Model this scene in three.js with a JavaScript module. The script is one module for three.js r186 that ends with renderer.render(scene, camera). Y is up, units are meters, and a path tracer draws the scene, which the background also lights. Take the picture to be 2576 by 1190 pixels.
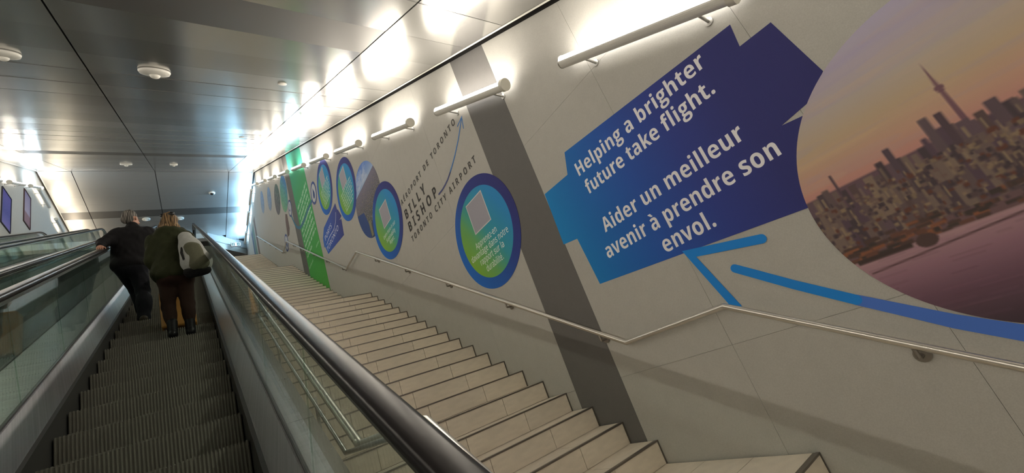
import * as THREE from 'three';
import { RoundedBoxGeometry } from 'three/addons/geometries/RoundedBoxGeometry.js';
import { mergeGeometries, mergeVertices } from 'three/addons/utils/BufferGeometryUtils.js';
import { TextGeometry } from 'three/addons/geometries/TextGeometry.js';
import { FontLoader } from 'three/addons/loaders/FontLoader.js';
import { RectAreaLightUniformsLib } from 'three/addons/lights/RectAreaLightUniformsLib.js';

// ---------------------------------------------------------------- camera, light, exposure
const renderer = new THREE.WebGLRenderer({ antialias: true });
renderer.toneMapping = THREE.LinearToneMapping;
renderer.toneMappingExposure = 1.33;
renderer.shadowMap.enabled = true;
RectAreaLightUniformsLib.init();
const scene = new THREE.Scene();
scene.background = new THREE.Color(0x000000);

// metres; x right, y up, the hall runs away from the camera along -z ("depth" d = -z); the hall climbs at TH
const TH = 0.51030424, SIN = Math.sin(TH), COS = Math.cos(TH), TAN = Math.tan(TH);
const camera = new THREE.PerspectiveCamera(2 * Math.atan(595 / 1064.83) * 180 / Math.PI, 2576 / 1190, 0.05, 100);
{
  const yaw = 0.69459466, pitch = 0.31363647, roll = -0.36224069;
  const f = new THREE.Vector3(Math.sin(yaw) * Math.cos(pitch), Math.sin(pitch), -Math.cos(yaw) * Math.cos(pitch));
  const r0 = new THREE.Vector3(Math.cos(yaw), 0, Math.sin(yaw)), u0 = new THREE.Vector3().crossVectors(r0, f);
  const r = r0.clone().multiplyScalar(Math.cos(roll)).addScaledVector(u0, Math.sin(roll));
  const u = u0.clone().multiplyScalar(Math.cos(roll)).addScaledVector(r0, -Math.sin(roll));
  camera.matrixAutoUpdate = true;
  camera.setRotationFromMatrix(new THREE.Matrix4().makeBasis(r, u, f.clone().negate()));
  camera.position.set(0, 0, 0);
}
scene.add(camera);
const WARM = new THREE.Color(1.0, 0.91, 0.77), COOL = new THREE.Color(0.72, 0.88, 1.0), BLUE = new THREE.Color(0.36, 0.70, 1.0), AMBER = new THREE.Color(1.0, 0.84, 0.60), PINK = new THREE.Color(1.0, 0.88, 0.76);
const LAMP_POWER = 80, LAMP_GLOW = 10;

// ---------------------------------------------------------------- helpers
const V = (x, y, d) => new THREE.Vector3(x, y, -d);
const sl = (x, n, s) => V(x, s * SIN + n * COS, s * COS - n * SIN);      // across, square to the slope, up the slope
let seed = 7;
const rnd = () => { seed = (seed * 1664525 + 1013904223) >>> 0; return seed / 4294967296; };
const used = new Map();
function numbered(name) { const n = used.get(name) || 0; used.set(name, n + 1); return n ? name + '_' + String(n).padStart(3, '0') : name; }
function sh(o) { o.castShadow = true; o.receiveShadow = true; return o; }
function thing(name, label, category, pos, group) {
  const o = new THREE.Group(); o.name = numbered(name); scene.add(o);
  if (pos) o.position.copy(pos);
  o.userData = { label, category }; if (group) o.userData.group = group;
  return o;
}
function struct(name, label, pos) {
  const o = new THREE.Group(); o.name = name; scene.add(o); if (pos) o.position.copy(pos);
  o.userData = { kind: 'structure', label }; return o;
}
function part(name, geo, mat, parent, pos, rot, scale) {
  const m = sh(new THREE.Mesh(geo, mat)); m.name = name;
  if (pos) m.position.set(pos.x ?? pos[0], pos.y ?? pos[1], pos.z ?? pos[2]);
  if (rot) m.rotation.set(rot[0], rot[1], rot[2]);
  if (scale) m.scale.set(scale[0], scale[1], scale[2]);
  parent.add(m); return m;
}
const UB = new THREE.BoxGeometry(1, 1, 1);
// box given by its limits in x, y, depth
function bx(name, x0, x1, y0, y1, d0, d1, mat, parent, off = new THREE.Vector3()) {
  return part(name, UB, mat, parent, new THREE.Vector3((x0 + x1) / 2, (y0 + y1) / 2, -(d0 + d1) / 2).sub(off), null, [x1 - x0, y1 - y0, d1 - d0]);
}
// box in the sloping frame of a group turned by TH about x (local y = n, local z = -s)
function sbx(name, x0, x1, n0, n1, s0, s1, mat, parent) {
  return part(name, UB, mat, parent, [(x0 + x1) / 2, (n0 + n1) / 2, -(s0 + s1) / 2], null, [x1 - x0, n1 - n0, s1 - s0]);
}
// sweep a closed profile [[x, n]] along a path [[y, d]] in the vertical plane
function sweep(profile, path) {
  const pos = [], idx = [], np = profile.length, m = path.length;
  for (let i = 0; i < m; i++) {
    const a = path[Math.max(i - 1, 0)], b = path[Math.min(i + 1, m - 1)];
    let ty = b[0] - a[0], td = b[1] - a[1]; const l = Math.hypot(ty, td); ty /= l; td /= l;
    let k = 1;
    if (i && i < m - 1) {
      const p = path[i], l1 = Math.hypot(p[0] - a[0], p[1] - a[1]);
      k = 1 / Math.max(0.5, Math.abs(((p[0] - a[0]) * ty + (p[1] - a[1]) * td) / l1));
    }
    for (const [x, n] of profile) pos.push(x, path[i][0] + td * n * k, -(path[i][1] - ty * n * k));
  }
  for (let i = 0; i < m - 1; i++) for (let j = 0; j < np; j++) {
    const a = i * np + j, b = i * np + (j + 1) % np, c = a + np, d = b + np;
    idx.push(a, b, c, b, d, c);
  }
  for (const [o, flip] of [[0, 0], [(m - 1) * np, 1]]) {
    const tri = THREE.ShapeUtils.triangulateShape(profile.map((p) => new THREE.Vector2(p[0], p[1])), []);
    for (const t of tri) flip ? idx.push(o + t[0], o + t[1], o + t[2]) : idx.push(o + t[0], o + t[2], o + t[1]);
  }
  let g = new THREE.BufferGeometry();
  g.setAttribute('position', new THREE.Float32BufferAttribute(pos, 3)); g.setIndex(idx);
  g = g.toNonIndexed();
  g.computeVertexNormals();
  return smoothNormals(g, 0.7);
}
function smoothNormals(g, crease) {          // creased normals
  const p = g.attributes.position, n = new Float32Array(p.count * 3), map = new Map(), fn = [];
  const a = new THREE.Vector3(), b = new THREE.Vector3(), c = new THREE.Vector3();
  for (let i = 0; i < p.count; i += 3) {
    a.fromBufferAttribute(p, i); b.fromBufferAttribute(p, i + 1); c.fromBufferAttribute(p, i + 2);
    b.sub(a); c.sub(a); const v = b.clone().cross(c); fn.push(v);
  }
  const key = (i) => Math.round(p.getX(i) * 4e3) + ',' + Math.round(p.getY(i) * 4e3) + ',' + Math.round(p.getZ(i) * 4e3);
  for (let i = 0; i < p.count; i++) { const k = key(i); if (!map.has(k)) map.set(k, []); map.get(k).push((i / 3) | 0); }
  for (let i = 0; i < p.count; i++) {
    const me = fn[(i / 3) | 0].clone().normalize(), s = new THREE.Vector3();
    for (const f of map.get(key(i))) { const q = fn[f]; if (q.lengthSq() > 1e-16 && q.clone().normalize().dot(me) > crease) s.add(q); }
    if (s.lengthSq() < 1e-20) s.copy(me); s.normalize(); n.set([s.x, s.y, s.z], i * 3);
  }
  g.setAttribute('normal', new THREE.BufferAttribute(n, 3));
  if (!g.attributes.uv) { const uv = new Float32Array(p.count * 2); for (let i = 0; i < p.count; i++) { uv[2 * i] = p.getX(i) * 3; uv[2 * i + 1] = (p.getZ(i) + p.getY(i)) * 0.7; } g.setAttribute('uv', new THREE.BufferAttribute(uv, 2)); }
  return g;
}
// tube through points
function tube(pts, r, seg = 8, closed = false) {
  const c = new THREE.CurvePath(); for (let i = 0; i < pts.length - 1; i++) c.add(new THREE.LineCurve3(pts[i], pts[i + 1]));
  return new THREE.TubeGeometry(new THREE.CatmullRomCurve3(pts, closed, 'catmullrom', 0.02), Math.max(8, pts.length * 10), r, seg, closed);
}
function cyl(a, b, r0, r1 = r0, seg = 16) {
  const d = b.clone().sub(a), g = new THREE.CylinderGeometry(r1, r0, d.length(), seg);
  g.applyQuaternion(new THREE.Quaternion().setFromUnitVectors(new THREE.Vector3(0, 1, 0), d.clone().normalize()));
  const m = a.clone().add(b).multiplyScalar(0.5); g.translate(m.x, m.y, m.z); return g;
}
// rail of mitred straight tubes
function rail(pts, r) {
  const gs = []; for (let i = 0; i < pts.length - 1; i++) gs.push(cyl(pts[i], pts[i + 1], r, r, 14));
  for (let i = 0; i < pts.length; i++) { const s = new THREE.SphereGeometry(r, 14, 10); s.translate(pts[i].x, pts[i].y, pts[i].z); gs.push(s); }
  return mergeGeometries(gs.map((g) => g.toNonIndexed()));
}
function canvasTex(w, h, draw) {
  const c = document.createElement('canvas'); c.width = w; c.height = h; draw(c.getContext('2d'), w, h);
  const t = new THREE.CanvasTexture(c); t.colorSpace = THREE.SRGBColorSpace; t.magFilter = THREE.LinearFilter; return t;
}
function noiseTex(size, f, srgb = true) {
  const d = new Uint8Array(size * size * 4);
  for (let y = 0; y < size; y++) for (let x = 0; x < size; x++) { const c = f(x, y); d.set([c[0], c[1], c[2], 255], (y * size + x) * 4); }
  const t = new THREE.DataTexture(d, size, size); t.wrapS = t.wrapT = THREE.RepeatWrapping; t.magFilter = THREE.LinearFilter; if (srgb) t.colorSpace = THREE.SRGBColorSpace; t.needsUpdate = true; return t;
}
const grid = Array.from({ length: 4096 }, () => rnd());
function vn(x, y, per) {                    // tiling value noise
  const xi = Math.floor(x), yi = Math.floor(y), fx = x - xi, fy = y - yi, s = (t) => t * t * (3 - 2 * t);
  const g = (a, b) => grid[((((a % per) + per) % per) * 61 + (((b % per) + per) % per) * 173) & 4095];
  const u = s(fx), v = s(fy);
  return (g(xi, yi) * (1 - u) + g(xi + 1, yi) * u) * (1 - v) + (g(xi, yi + 1) * (1 - u) + g(xi + 1, yi + 1) * u) * v;
}

// ---------------------------------------------------------------- materials
const std = (o) => new THREE.MeshStandardMaterial(o);
const speck = noiseTex(256, (x, y) => { const v = 236 + 4 * (vn(x / 16, y / 16, 16) - 0.5) + 14 * (rnd() - 0.5); return [v, v, v]; });
const stoneT = noiseTex(256, (x, y) => { const v = 240 + 12 * (vn(x / 32, y / 32, 8) - 0.5) + 18 * (rnd() - 0.5); return [v, v * 0.985, v * 0.96]; });
const brushT = (() => { const t = noiseTex(256, (x, y) => { const v = 225 + 26 * (grid[(y * 7) & 4095] - 0.5) + 10 * (rnd() - 0.5); return [v, v, v]; }); return t; })();
const rubT = noiseTex(128, (x, y) => { const v = 220 + 50 * (rnd() - 0.5); return [v, v, v]; });
const M = {
  wall: std({ color: new THREE.Color(0.60, 0.585, 0.545), map: speck, roughness: 0.72 }),
  backing: std({ color: new THREE.Color(0.42, 0.41, 0.38), roughness: 0.9 }),
  stripe: std({ color: new THREE.Color(0.185, 0.178, 0.172), map: speck, roughness: 0.7 }),
  trim: std({ color: new THREE.Color(0.62, 0.60, 0.55), roughness: 0.5 }),
  darkgap: std({ color: 0x1c1a18, roughness: 0.9 }),
  stone: std({ color: new THREE.Color(0.90, 0.835, 0.74), map: stoneT, roughness: 0.55 }),
  stone2: std({ color: new THREE.Color(0.86, 0.80, 0.715), map: stoneT, roughness: 0.55 }),
  grout: std({ color: 0x4c443a, roughness: 0.95 }),
  nosing: std({ color: new THREE.Color(0.18, 0.155, 0.135), roughness: 0.32, metalness: 0.45 }),
  steel: std({ color: new THREE.Color(0.62, 0.61, 0.59), roughness: 0.28, metalness: 1, map: brushT }),
  railsteel: std({ color: new THREE.Color(0.66, 0.63, 0.58), roughness: 0.33, metalness: 0.9 }),
  deck: std({ color: new THREE.Color(0.72, 0.71, 0.74), roughness: 0.36, metalness: 0.7, map: brushT }),
  innerdeck: std({ color: new THREE.Color(0.50, 0.49, 0.52), roughness: 0.32, metalness: 0.8, map: brushT }),
  skirt: std({ color: new THREE.Color(0.035, 0.034, 0.034), roughness: 0.4, metalness: 0.2 }),
  step: std({ color: new THREE.Color(0.13, 0.122, 0.10), roughness: 0.55, metalness: 0.2 }),
  stepdark: std({ color: new THREE.Color(0.03, 0.029, 0.027), roughness: 0.7 }),
  rubber: new THREE.MeshPhysicalMaterial({ color: new THREE.Color(0.018, 0.016, 0.0165), roughness: 0.3, specularIntensity: 0.28 }),
  glass: new THREE.MeshPhysicalMaterial({ color: new THREE.Color(0.85, 0.91, 0.88), transmission: 1, thickness: 0, roughness: 0.02, ior: 1.5 }),
  alu: std({ color: new THREE.Color(0.52, 0.51, 0.49), roughness: 0.38, metalness: 0.85 }),
  lampbody: std({ color: new THREE.Color(0.80, 0.785, 0.74), roughness: 0.4, metalness: 0.1 }),
  bracket: std({ color: new THREE.Color(0.28, 0.255, 0.225), roughness: 0.4, metalness: 0.7 }),
  soffit: std({ color: new THREE.Color(0.26, 0.255, 0.25), roughness: 0.7 }),
  cap: std({ color: new THREE.Color(0.72, 0.70, 0.62), roughness: 0.45 }),
  clad: std({ color: new THREE.Color(0.27, 0.24, 0.21), roughness: 0.45, metalness: 0.2 }),
  white: std({ color: new THREE.Color(0.75, 0.73, 0.68), roughness: 0.5 }),
  black: std({ color: 0x0c0c0d, roughness: 0.4 }),
  floor: std({ color: new THREE.Color(0.34, 0.32, 0.29), map: stoneT, roughness: 0.35 }),
};
const ceilTones = [0.50, 0.56, 0.46, 0.53, 0.48, 0.58].map((v) => std({ color: new THREE.Color(v, v * 0.985, v * 0.955), roughness: 0.2, metalness: 0.86 }));
const ceilUp = std({ color: new THREE.Color(0.47, 0.465, 0.455), roughness: 0.4, metalness: 0.75 });
const ceilDark = std({ color: new THREE.Color(0.15, 0.142, 0.135), roughness: 0.42, metalness: 0.55 });

// ---------------------------------------------------------------- the shell
const W = 2.95, XL = -4.32, C = 1.84;                    // right wall, left wall, ceiling square to the slope
const YT = 10.0, YC = 13.33, DF = 20.04;                 // upper floor, upper ceiling, depth of the ceiling fold
const D0 = -4.2, D1 = 33;                                // ends of the hall
const yCeil = (d) => Math.min(d * TAN + C / COS, YC);
// stairs
const RISE = 0.1835, RUN = 0.3027, SX0 = 0.5, SX1 = 2.938, YL = -1.009, DL = 1.52, PD = 6.94, PY = 3.67, FIRST = 2.708 - 1.52;

function clip(poly, f) {                                   // keep f >= 0
  const out = [];
  for (let i = 0; i < poly.length; i++) {
    const a = poly[i], b = poly[(i + 1) % poly.length], fa = f(a), fb = f(b);
    if (fa >= 0) out.push(a);
    if ((fa >= 0) !== (fb >= 0)) { const t = fa / (fa - fb); out.push([a[0] + (b[0] - a[0]) * t, a[1] + (b[1] - a[1]) * t]); }
  }
  return out;
}
function flat(poly, depth, bevel) {                        // polygon in (U, V) with a thickness
  const s = new THREE.Shape(poly.map((p) => new THREE.Vector2(p[0], p[1])));
  return new THREE.ExtrudeGeometry(s, { depth, bevelEnabled: !!bevel, bevelSize: bevel || 0, bevelThickness: bevel || 0, bevelSegments: 1, curveSegments: 48 });
}
const onRight = (o, x) => { o.rotation.y = -Math.PI / 2; o.position.x = x; return o; };   // local x = U = -depth, local y = height, faces the hall
const lowLine = (U) => { const d = -U; return Math.min(d * TAN - 2.9, YT - 0.3); };
{
  const wr = struct('wall_right', 'pale grey panelled wall beside the stairs, covered with round and blue printed graphics');
  // a solid behind the panels
  const outline = [[-D0, -4.0], [-D0, yCeil(D0) + 0.4], [-DF, YC + 0.4], [-28.4, YC + 0.4], [-28.4, 8.5], [-20, 8.5]];
  onRight(part('wall_core', flat(outline, 0.25), M.backing, wr), W + 0.262);
  const cols = [];
  { let u = -D0; const stops = [-0.62, -1.71, -2.82, -3.47, -4.57, -5.67, -6.77, -7.87, -8.97, -10.07, -11.43, -12.39, -13.35, -14.03, -15.1, -16.2, -17.3, -18.4, -19.5, -20.6, -21.7, -22.8, -23.9, -25, -26.1, -27.2, -28.4];
    for (const s of [1.58, 0.48, ...stops]) { cols.push([s, u]); u = s; } }
  for (const [a, b] of cols) for (let k = -2; k < 6; k++) {
    const g = 0.0009, v0 = -0.28 + 2.5 * k, v1 = v0 + 2.5;
    const gray = Math.abs(a + 3.47) < 0.01 || Math.abs(a + 14.03) < 0.01;
    if (gray && k > -2) { if (k > -1) continue; }
    const lo = gray ? -6 : v0 + g, hi = gray ? 14 : v1 - g;
    if (gray && k !== -1) continue;
    let p = [[a + g, lo], [b - g, lo], [b - g, hi], [a + g, hi]];
    p = clip(p, ([u, v]) => v - lowLine(u));
    if (p.length > 2) p = clip(p, ([u, v]) => -u * TAN + (C - 0.012) / COS - v);
    if (p.length > 2) p = clip(p, ([u, v]) => YC - 0.012 - v);
    if (p.length > 2) onRight(part(gray ? 'grey_panel' : 'wall_panel', flat(p, 0.012), gray ? M.stripe : M.wall, wr), W + 0.012);
  }
  const wl = struct('wall_left', 'pale grey wall beyond the escalators, with framed posters');
  const lo = [[-D0, -4.0], [-D0, yCeil(D0) + 0.4], [-DF, YC + 0.4], [-D1, YC + 0.4], [-D1, 8.5], [-20, 8.5]];
  const wlm = part('wall_face', flat(lo, 0.25), M.wall, wl); wlm.rotation.y = -Math.PI / 2; wlm.position.x = XL;
  const wb = struct('wall_back', 'plain wall at the far end of the upper hall');
  bx('wall_face', XL - 0.3, 9, 9.5, YC + 0.4, D1, D1 + 0.25, M.wall, wb);
  const wf = struct('wall_front', 'plain wall at the foot of the hall behind the viewer');
  bx('wall_face', XL - 0.3, W + 0.3, -4, 2, D0 - 0.25, D0, M.wall, wf);
  const ws = struct('wall_corner', 'plain wall of the side hall beyond the end of the stair wall');
  bx('wall_face', 9, 9.25, 9.5, YC + 0.4, 28.2, D1 + 0.25, M.wall, ws);
  bx('wall_face', W + 0.25, 9.25, 9.5, YC + 0.4, 28.15, 28.4, M.wall, ws);
  const fl = struct('floor', 'dark stone floor of the lower and the upper hall');
  bx('floor_lower', XL - 0.2, W + 0.2, -3.7, -3.45, D0 - 0.2, 2.0, M.floor, fl);
  bx('floor_upper', XL - 0.2, 9.2, YT - 0.3, YT, DL + 3 * PD + 0.31, D1 + 0.2, M.floor, fl);
  bx('floor_upper', XL - 0.2, SX0 - 0.02, YT - 0.3, YT, 22.3, DL + 3 * PD + 0.31, M.floor, fl);

  // ceiling: aluminium planks, thin black joints
  const ce = struct('ceiling', 'sloping ceiling of brushed metal planks with a dark joint along the hall');
  const slope = new THREE.Group(); slope.name = 'sloping_ceiling'; slope.rotation.x = TH; ce.add(slope);
  sbx('ceiling_core', XL - 0.3, W + 0.3, C + 0.05, C + 0.3, -4.4, 24.55, M.darkgap, slope);
  const jx = [-4.24, -3.33, -0.78, 1.88, 2.86], P = 0.771;
  for (let i = -10; i < 26; i++) {
    const s0 = 4.476 + i * P, s1 = Math.min(s0 + P, 24.0); if (s0 >= 23.95) break; if (s1 < -4.1) continue;
    const tilt = (rnd() - 0.5) * 0.013, dk = i === 0 || i === 16;
    for (let j = 0; j < 4; j++) {
      const g = 0.008, e = j === 3 ? 0.005 : 0.002;
      const m = sbx('ceiling_panel', jx[j] + g, jx[j + 1] - g, C, C + 0.03, s0 + e, s1 - e, dk && j < 3 ? ceilDark : ceilTones[(i * 5 + j * 2 + 60) % 6], slope);
      m.rotation.x = tilt + (rnd() - 0.5) * 0.003;
    }
  }
  const up = new THREE.Group(); up.name = 'level_ceiling'; ce.add(up);
  const upEnd = (x) => Math.max(26.2, 26.98 + 0.9 * (x - 1.98));
  {
    const g = flat([[XL - 0.3, -DF + 0.1], [W + 6.3, -DF + 0.1], [W + 6.3, -D1 - 0.2], [XL - 0.3, -D1 - 0.2]], 0.25); g.rotateX(-Math.PI / 2);   // polygon (x, U) -> floor plan
    const m = part('ceiling_core', UB, M.darkgap, up, [(XL + 9) / 2, YC + 0.2, -(DF + D1) / 2], null, [9 - XL + 0.4, 0.25, D1 - DF]); m.name = 'ceiling_core';
  }
  for (let i = 0; i < 11; i++) {
    const d0 = DF + 0.02 + i * 0.6545, d1 = d0 + 0.6545;
    for (let j = 0; j < 4; j++) {
      const xa = jx[j] + 0.012, xb = jx[j + 1] - 0.012;
      let p = [[xa, d0 + 0.002], [xb, d0 + 0.002], [xb, d1 - 0.002], [xa, d1 - 0.002]];
      p = clip(p, ([x, d]) => 26.98 + 0.9 * (x - 1.98) - d + (x < 1.1 ? 5 : 0)); if (p.length < 3) continue;
      if (d0 > 26.3 && jx[j + 1] < 2) continue;
      const g = flat(p.map(([x, d]) => [x, d]), 0.03); g.rotateX(-Math.PI / 2);                 // y(d) -> -z, thickness up
      part('ceiling_panel', g, i === 5 ? ceilDark : ceilUp, up, [0, YC, 0]);
    }
  }
  // pale edge trims along the walls and the curtain above the slot
  const tr = struct('trim_1', 'pale edge trim between the sloping ceiling and the right wall'); tr.rotation.x = TH;
  sbx('edge_trim', 2.857, 2.885, C - 0.004, C + 0.03, -4.1, 24.0, M.trim, tr);
  sbx('shadow_gap', W + 0.002, W + 0.012, C - 0.03, C + 0.12, -4.1, 24.0, M.darkgap, tr);
  const t2 = struct('trim_2', 'pale edge trim between the sloping ceiling and the left wall'); t2.rotation.x = TH;
  sbx('edge_trim', -4.25, -4.225, C - 0.012, C + 0.03, -4.1, 24.0, M.trim, t2);
  const t3 = struct('trim_3', 'pale edge trim along the upper level ceiling at the right wall');
  bx('edge_trim', 2.85, 2.875, YC - 0.012, YC + 0.03, DF, 27.6, M.trim, t3);
  const t4 = struct('trim_4', 'pale edge trim along the upper level ceiling at the left wall');
  bx('edge_trim', -4.25, -4.225, YC - 0.012, YC + 0.03, DF, 26.2, M.trim, t4);
  // lower dark soffit of the side hall past the end of the planks
  const bh = struct('trim_5', 'angled dark bulkhead where the upper ceiling ends');
  { const p = [[1.0, 26.14], [3.4, 28.3], [9, 28.3], [9, 28.8], [3.2, 28.8], [0.8, 26.7]];
    const g = flat(p, 0.5); g.rotateX(-Math.PI / 2); part('bulkhead', g, M.soffit, bh, [0, YC - 0.42, 0]);
    const g2 = flat(p.map(([x, d]) => [x, d + 0.03]), 0.34); g2.rotateX(-Math.PI / 2); part('bulkhead_band', g2, M.clad, bh, [0, YC - 0.77, 0]); }
  bx('soffit', XL, 1.0, YC - 0.3, YC + 0.1, 26.2, 26.6, M.wall, bh);
}

// ---------------------------------------------------------------- stairs
const tileX = [SX0, 1.095, 1.74, 2.385, SX1];
function flight(idx, label, from, count, d0, y0, landing) {
  // from: first riser depth d0, height y0
  const base = V(0, y0, d0), t = thing('stair_flight', label, 'stairs', base);
  const near = idx === 1 || idx === 0;
  for (let k = 0; k < count; k++) {
    const d = d0 + k * RUN, y = y0 + k * RISE, last = k === count - 1;
    const deep = last ? landing : RUN;
    if (near) {
      for (let j = 0; j < 4; j++) {
        const g = 0.0022;
        bx('riser_tile', tileX[j] + g, tileX[j + 1] - g, y + 0.003, y + RISE - 0.0125, d, d + 0.02, (j + k * 3) % 5 === 2 ? M.stone2 : M.stone, t, base);
        if (!last) bx('tread_tile', tileX[j] + g, tileX[j + 1] - g, y + RISE - 0.022, y + RISE, d + 0.034, d + deep + 0.018, (j * 2 + k) % 4 === 1 ? M.stone2 : M.stone, t, base);
        else for (let q = 0; q < 3; q++) bx('tread_tile', tileX[j] + g, tileX[j + 1] - g, y + RISE - 0.022, y + RISE, d + 0.034 + q * (deep - 0.016) / 3 + g, d + 0.034 + (q + 1) * (deep - 0.016) / 3 - g, M.stone, t, base);
      }
      bx('nosing', SX0, SX1 - 0.002, y + RISE - 0.011, y + RISE + 0.0015, d - 0.004, d + 0.032, M.nosing, t, base);
      bx('end_trim', SX1 + 0.001, W - 0.001, y, y + RISE, d - 0.004, d + 0.02, M.nosing, t, base);
    } else {
      bx('step', SX0, SX1, y, y + RISE, d, d + deep + 0.02, (k % 3) ? M.stone : M.stone2, t, base);
      bx('nosing', SX0, SX1 - 0.002, y + RISE - 0.011, y + RISE + 0.0015, d - 0.004, d + 0.032, M.nosing, t, base);
    }
  }
  // the solid underneath
  const prof = [];
  for (let k = 0; k < count; k++) { const d = d0 + k * RUN + 0.021, y = y0 + k * RISE; prof.push([-d, y - 0.002], [-d, y + RISE - 0.025]); }
  const de = d0 + (count - 1) * RUN + landing + 0.02, ye = y0 + count * RISE;
  prof.push([-de, ye - 0.025], [-de, ye - 0.9], [-d0 - 0.021, y0 - 0.9]);
  const core = part('stair_core', flat(prof, SX1 - SX0 - 0.01), M.grout, t); core.rotation.y = -Math.PI / 2; core.position.set(SX1 - 0.004, 0, 0).sub(base);
  return t;
}
flight(1, 'nearest tiled stair flight, climbing beside the near escalator handrail from the lower landing', 0, 20, DL + FIRST, YL, FIRST + 0.0);
flight(2, 'middle stair flight, rising past the foot of the green banner', 0, 20, DL + PD + FIRST, YL + PY, FIRST);
flight(3, 'topmost stair flight, farthest away, reaching the upper floor below the exit sign', 0, 20, DL + 2 * PD + FIRST, YL + 2 * PY, 0.35);
flight(0, 'lowest stair flight, of which the dark edged landing shows at the bottom right', 0, 12, DL - 11 * RUN, YL - 12 * RISE, FIRST);

// ---------------------------------------------------------------- wall handrails and stair balustrade rail
function stairRail(x) {
  const pts = [];
  const y1 = -0.02, out = 0;
  pts.push(V(x, y1 - 5.2 * (RISE / RUN), 1.59 - 5.2));
  for (let k = 0; k < 3; k++) { pts.push(V(x, y1 + k * PY, 1.59 + k * PD), V(x, y1 + k * PY, 2.53 + k * PD)); }
  pts.push(V(x, YT + 1.0, 22.35));
  return pts;
}
{
  const pts = stairRail(W - 0.075);
  const t = thing('wall_handrail', 'slim metal handrail zigzagging along the mural wall above the stairs', 'handrail', pts[3].clone());
  const g = rail(pts.map((p) => p.clone().sub(pts[3])), 0.021), railPart = part('rail', g, M.railsteel, t);
  const seg = [[0, 1], [2, 3], [4, 5], [6, 7]];
  for (const [a, b] of seg) {
    if (!pts[b]) continue;
    const L = pts[a].distanceTo(pts[b]), n = Math.max(2, Math.round(L / 1.32));
    for (let i = 0; i < n; i++) {
      const p = pts[a].clone().lerp(pts[b], (i + 0.22) / n).sub(pts[3]);
      const q = p.clone(); q.y -= 0.07;
      const w = q.clone(); w.x += 0.073;
      part('bracket', mergeGeometries([cyl(p, q, 0.011, 0.011, 8), cyl(q, w, 0.011, 0.011, 8), cyl(w.clone().add(new THREE.Vector3(-0.012, 0, 0)), w, 0.038, 0.038, 18)]), M.bracket, railPart);
    }
  }
}
{
  const pts = stairRail(0.63);
  const t = thing('balustrade_rail', 'metal stair rail on slim posts between the stairs and the escalator glass', 'handrail', pts[3].clone());
  part('rail', rail(pts.map((p) => p.clone().sub(pts[3])), 0.024), M.railsteel, t);
  const second = pts.map((p) => p.clone().add(new THREE.Vector3(-0.075, -0.01, 0)).sub(pts[3]));
  part('edge_rail', rail(second, 0.012), M.steel, t);
  for (const [a, b] of [[0, 1], [2, 3], [4, 5], [6, 7]]) {
    if (!pts[b]) continue;
    const n = 5;
    for (let i = 0; i < n; i++) {
      const p = pts[a].clone().lerp(pts[b], (i + 0.5) / n).sub(pts[3]), q = p.clone(); q.x -= 0.06; q.y -= 1.02; const pp = p.clone(); pp.x -= 0.06;
      part('post', UB, M.steel, t, [q.x, (p.y + q.y) / 2, p.z], null, [0.012, 1.02, 0.045]);
    }
  }
}

// ---------------------------------------------------------------- escalators
const NS = -1.43, NH = -0.452, TD = 0.4, TR = TD * TAN;
const stepGeo = (() => {
  // origin at the nosing (y = tread, depth 0); ribs along the depth on the tread and upright on the riser
  const gs = [], w = 1.0;
  const b = (sx, sy, sd, x, y, d) => { const g = new THREE.BoxGeometry(sx, sy, sd); g.translate(x, y, -d); gs.push(g); };
  b(w, 0.03, TD - 0.01, 0, -0.025, TD / 2 + 0.004);
  b(w, TR - 0.01, 0.02, 0, -TR / 2 - 0.008, 0.02);
  const n = 50;
  for (let i = 0; i < n; i++) {
    const x = -w / 2 + (i + 0.5) * w / n;
    b(0.009, 0.011, TD - 0.006, x, -0.0055, TD / 2);
    b(0.009, TR - 0.006, 0.011, x, -TR / 2 - 0.003, 0.0055);
  }
  return mergeGeometries(gs);
})();
function handrailPath(n) {
  const pts = [], bendD = 20.57, R = 1.6;
  const line = (d) => d * TAN + n / COS, top = YT + 1.0 + (n - NH) / 1.0;
  const dB = (top - n / COS) / TAN;
  for (const d of [-2.6, 0, 2, 4, 6, 8, 10, 12, 14, 16, 18, dB - 0.75]) pts.push([line(d), d]);
  for (let i = 1; i <= 6; i++) { const t = i / 7, a = [line(dB - 0.75), dB - 0.75], b = [top, dB], c = [top, dB + 0.75]; pts.push([(1 - t) ** 2 * a[0] + 2 * t * (1 - t) * b[0] + t * t * c[0], (1 - t) ** 2 * a[1] + 2 * t * (1 - t) * b[1] + t * t * c[1]]); }
  pts.push([top, dB + 0.75], [top, dB + 1.6]);
  for (let i = 1; i <= 8; i++) { const a = i / 8 * Math.PI; pts.push([top - 0.3 + 0.3 * Math.cos(a), dB + 1.6 + 0.3 * Math.sin(a)]); }
  return pts;
}
const beltProfile = []; for (let i = 0; i < 16; i++) { const a = i / 16 * Math.PI * 2; const c = Math.cos(a), s = Math.sin(a); beltProfile.push([0.04 * Math.sign(c) * Math.abs(c) ** 0.7, 0.0225 * Math.sign(s) * Math.abs(s) ** 0.75]); }
const box4 = (x0, x1, n0, n1) => [[x0, n0], [x1, n0], [x1, n1], [x0, n1]];
const linePath = (s0, s1) => { const p = []; const k = 12; for (let i = 0; i <= k; i++) { const s = s0 + (s1 - s0) * i / k; p.push([s * SIN, s * COS]); } return p; };
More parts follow.
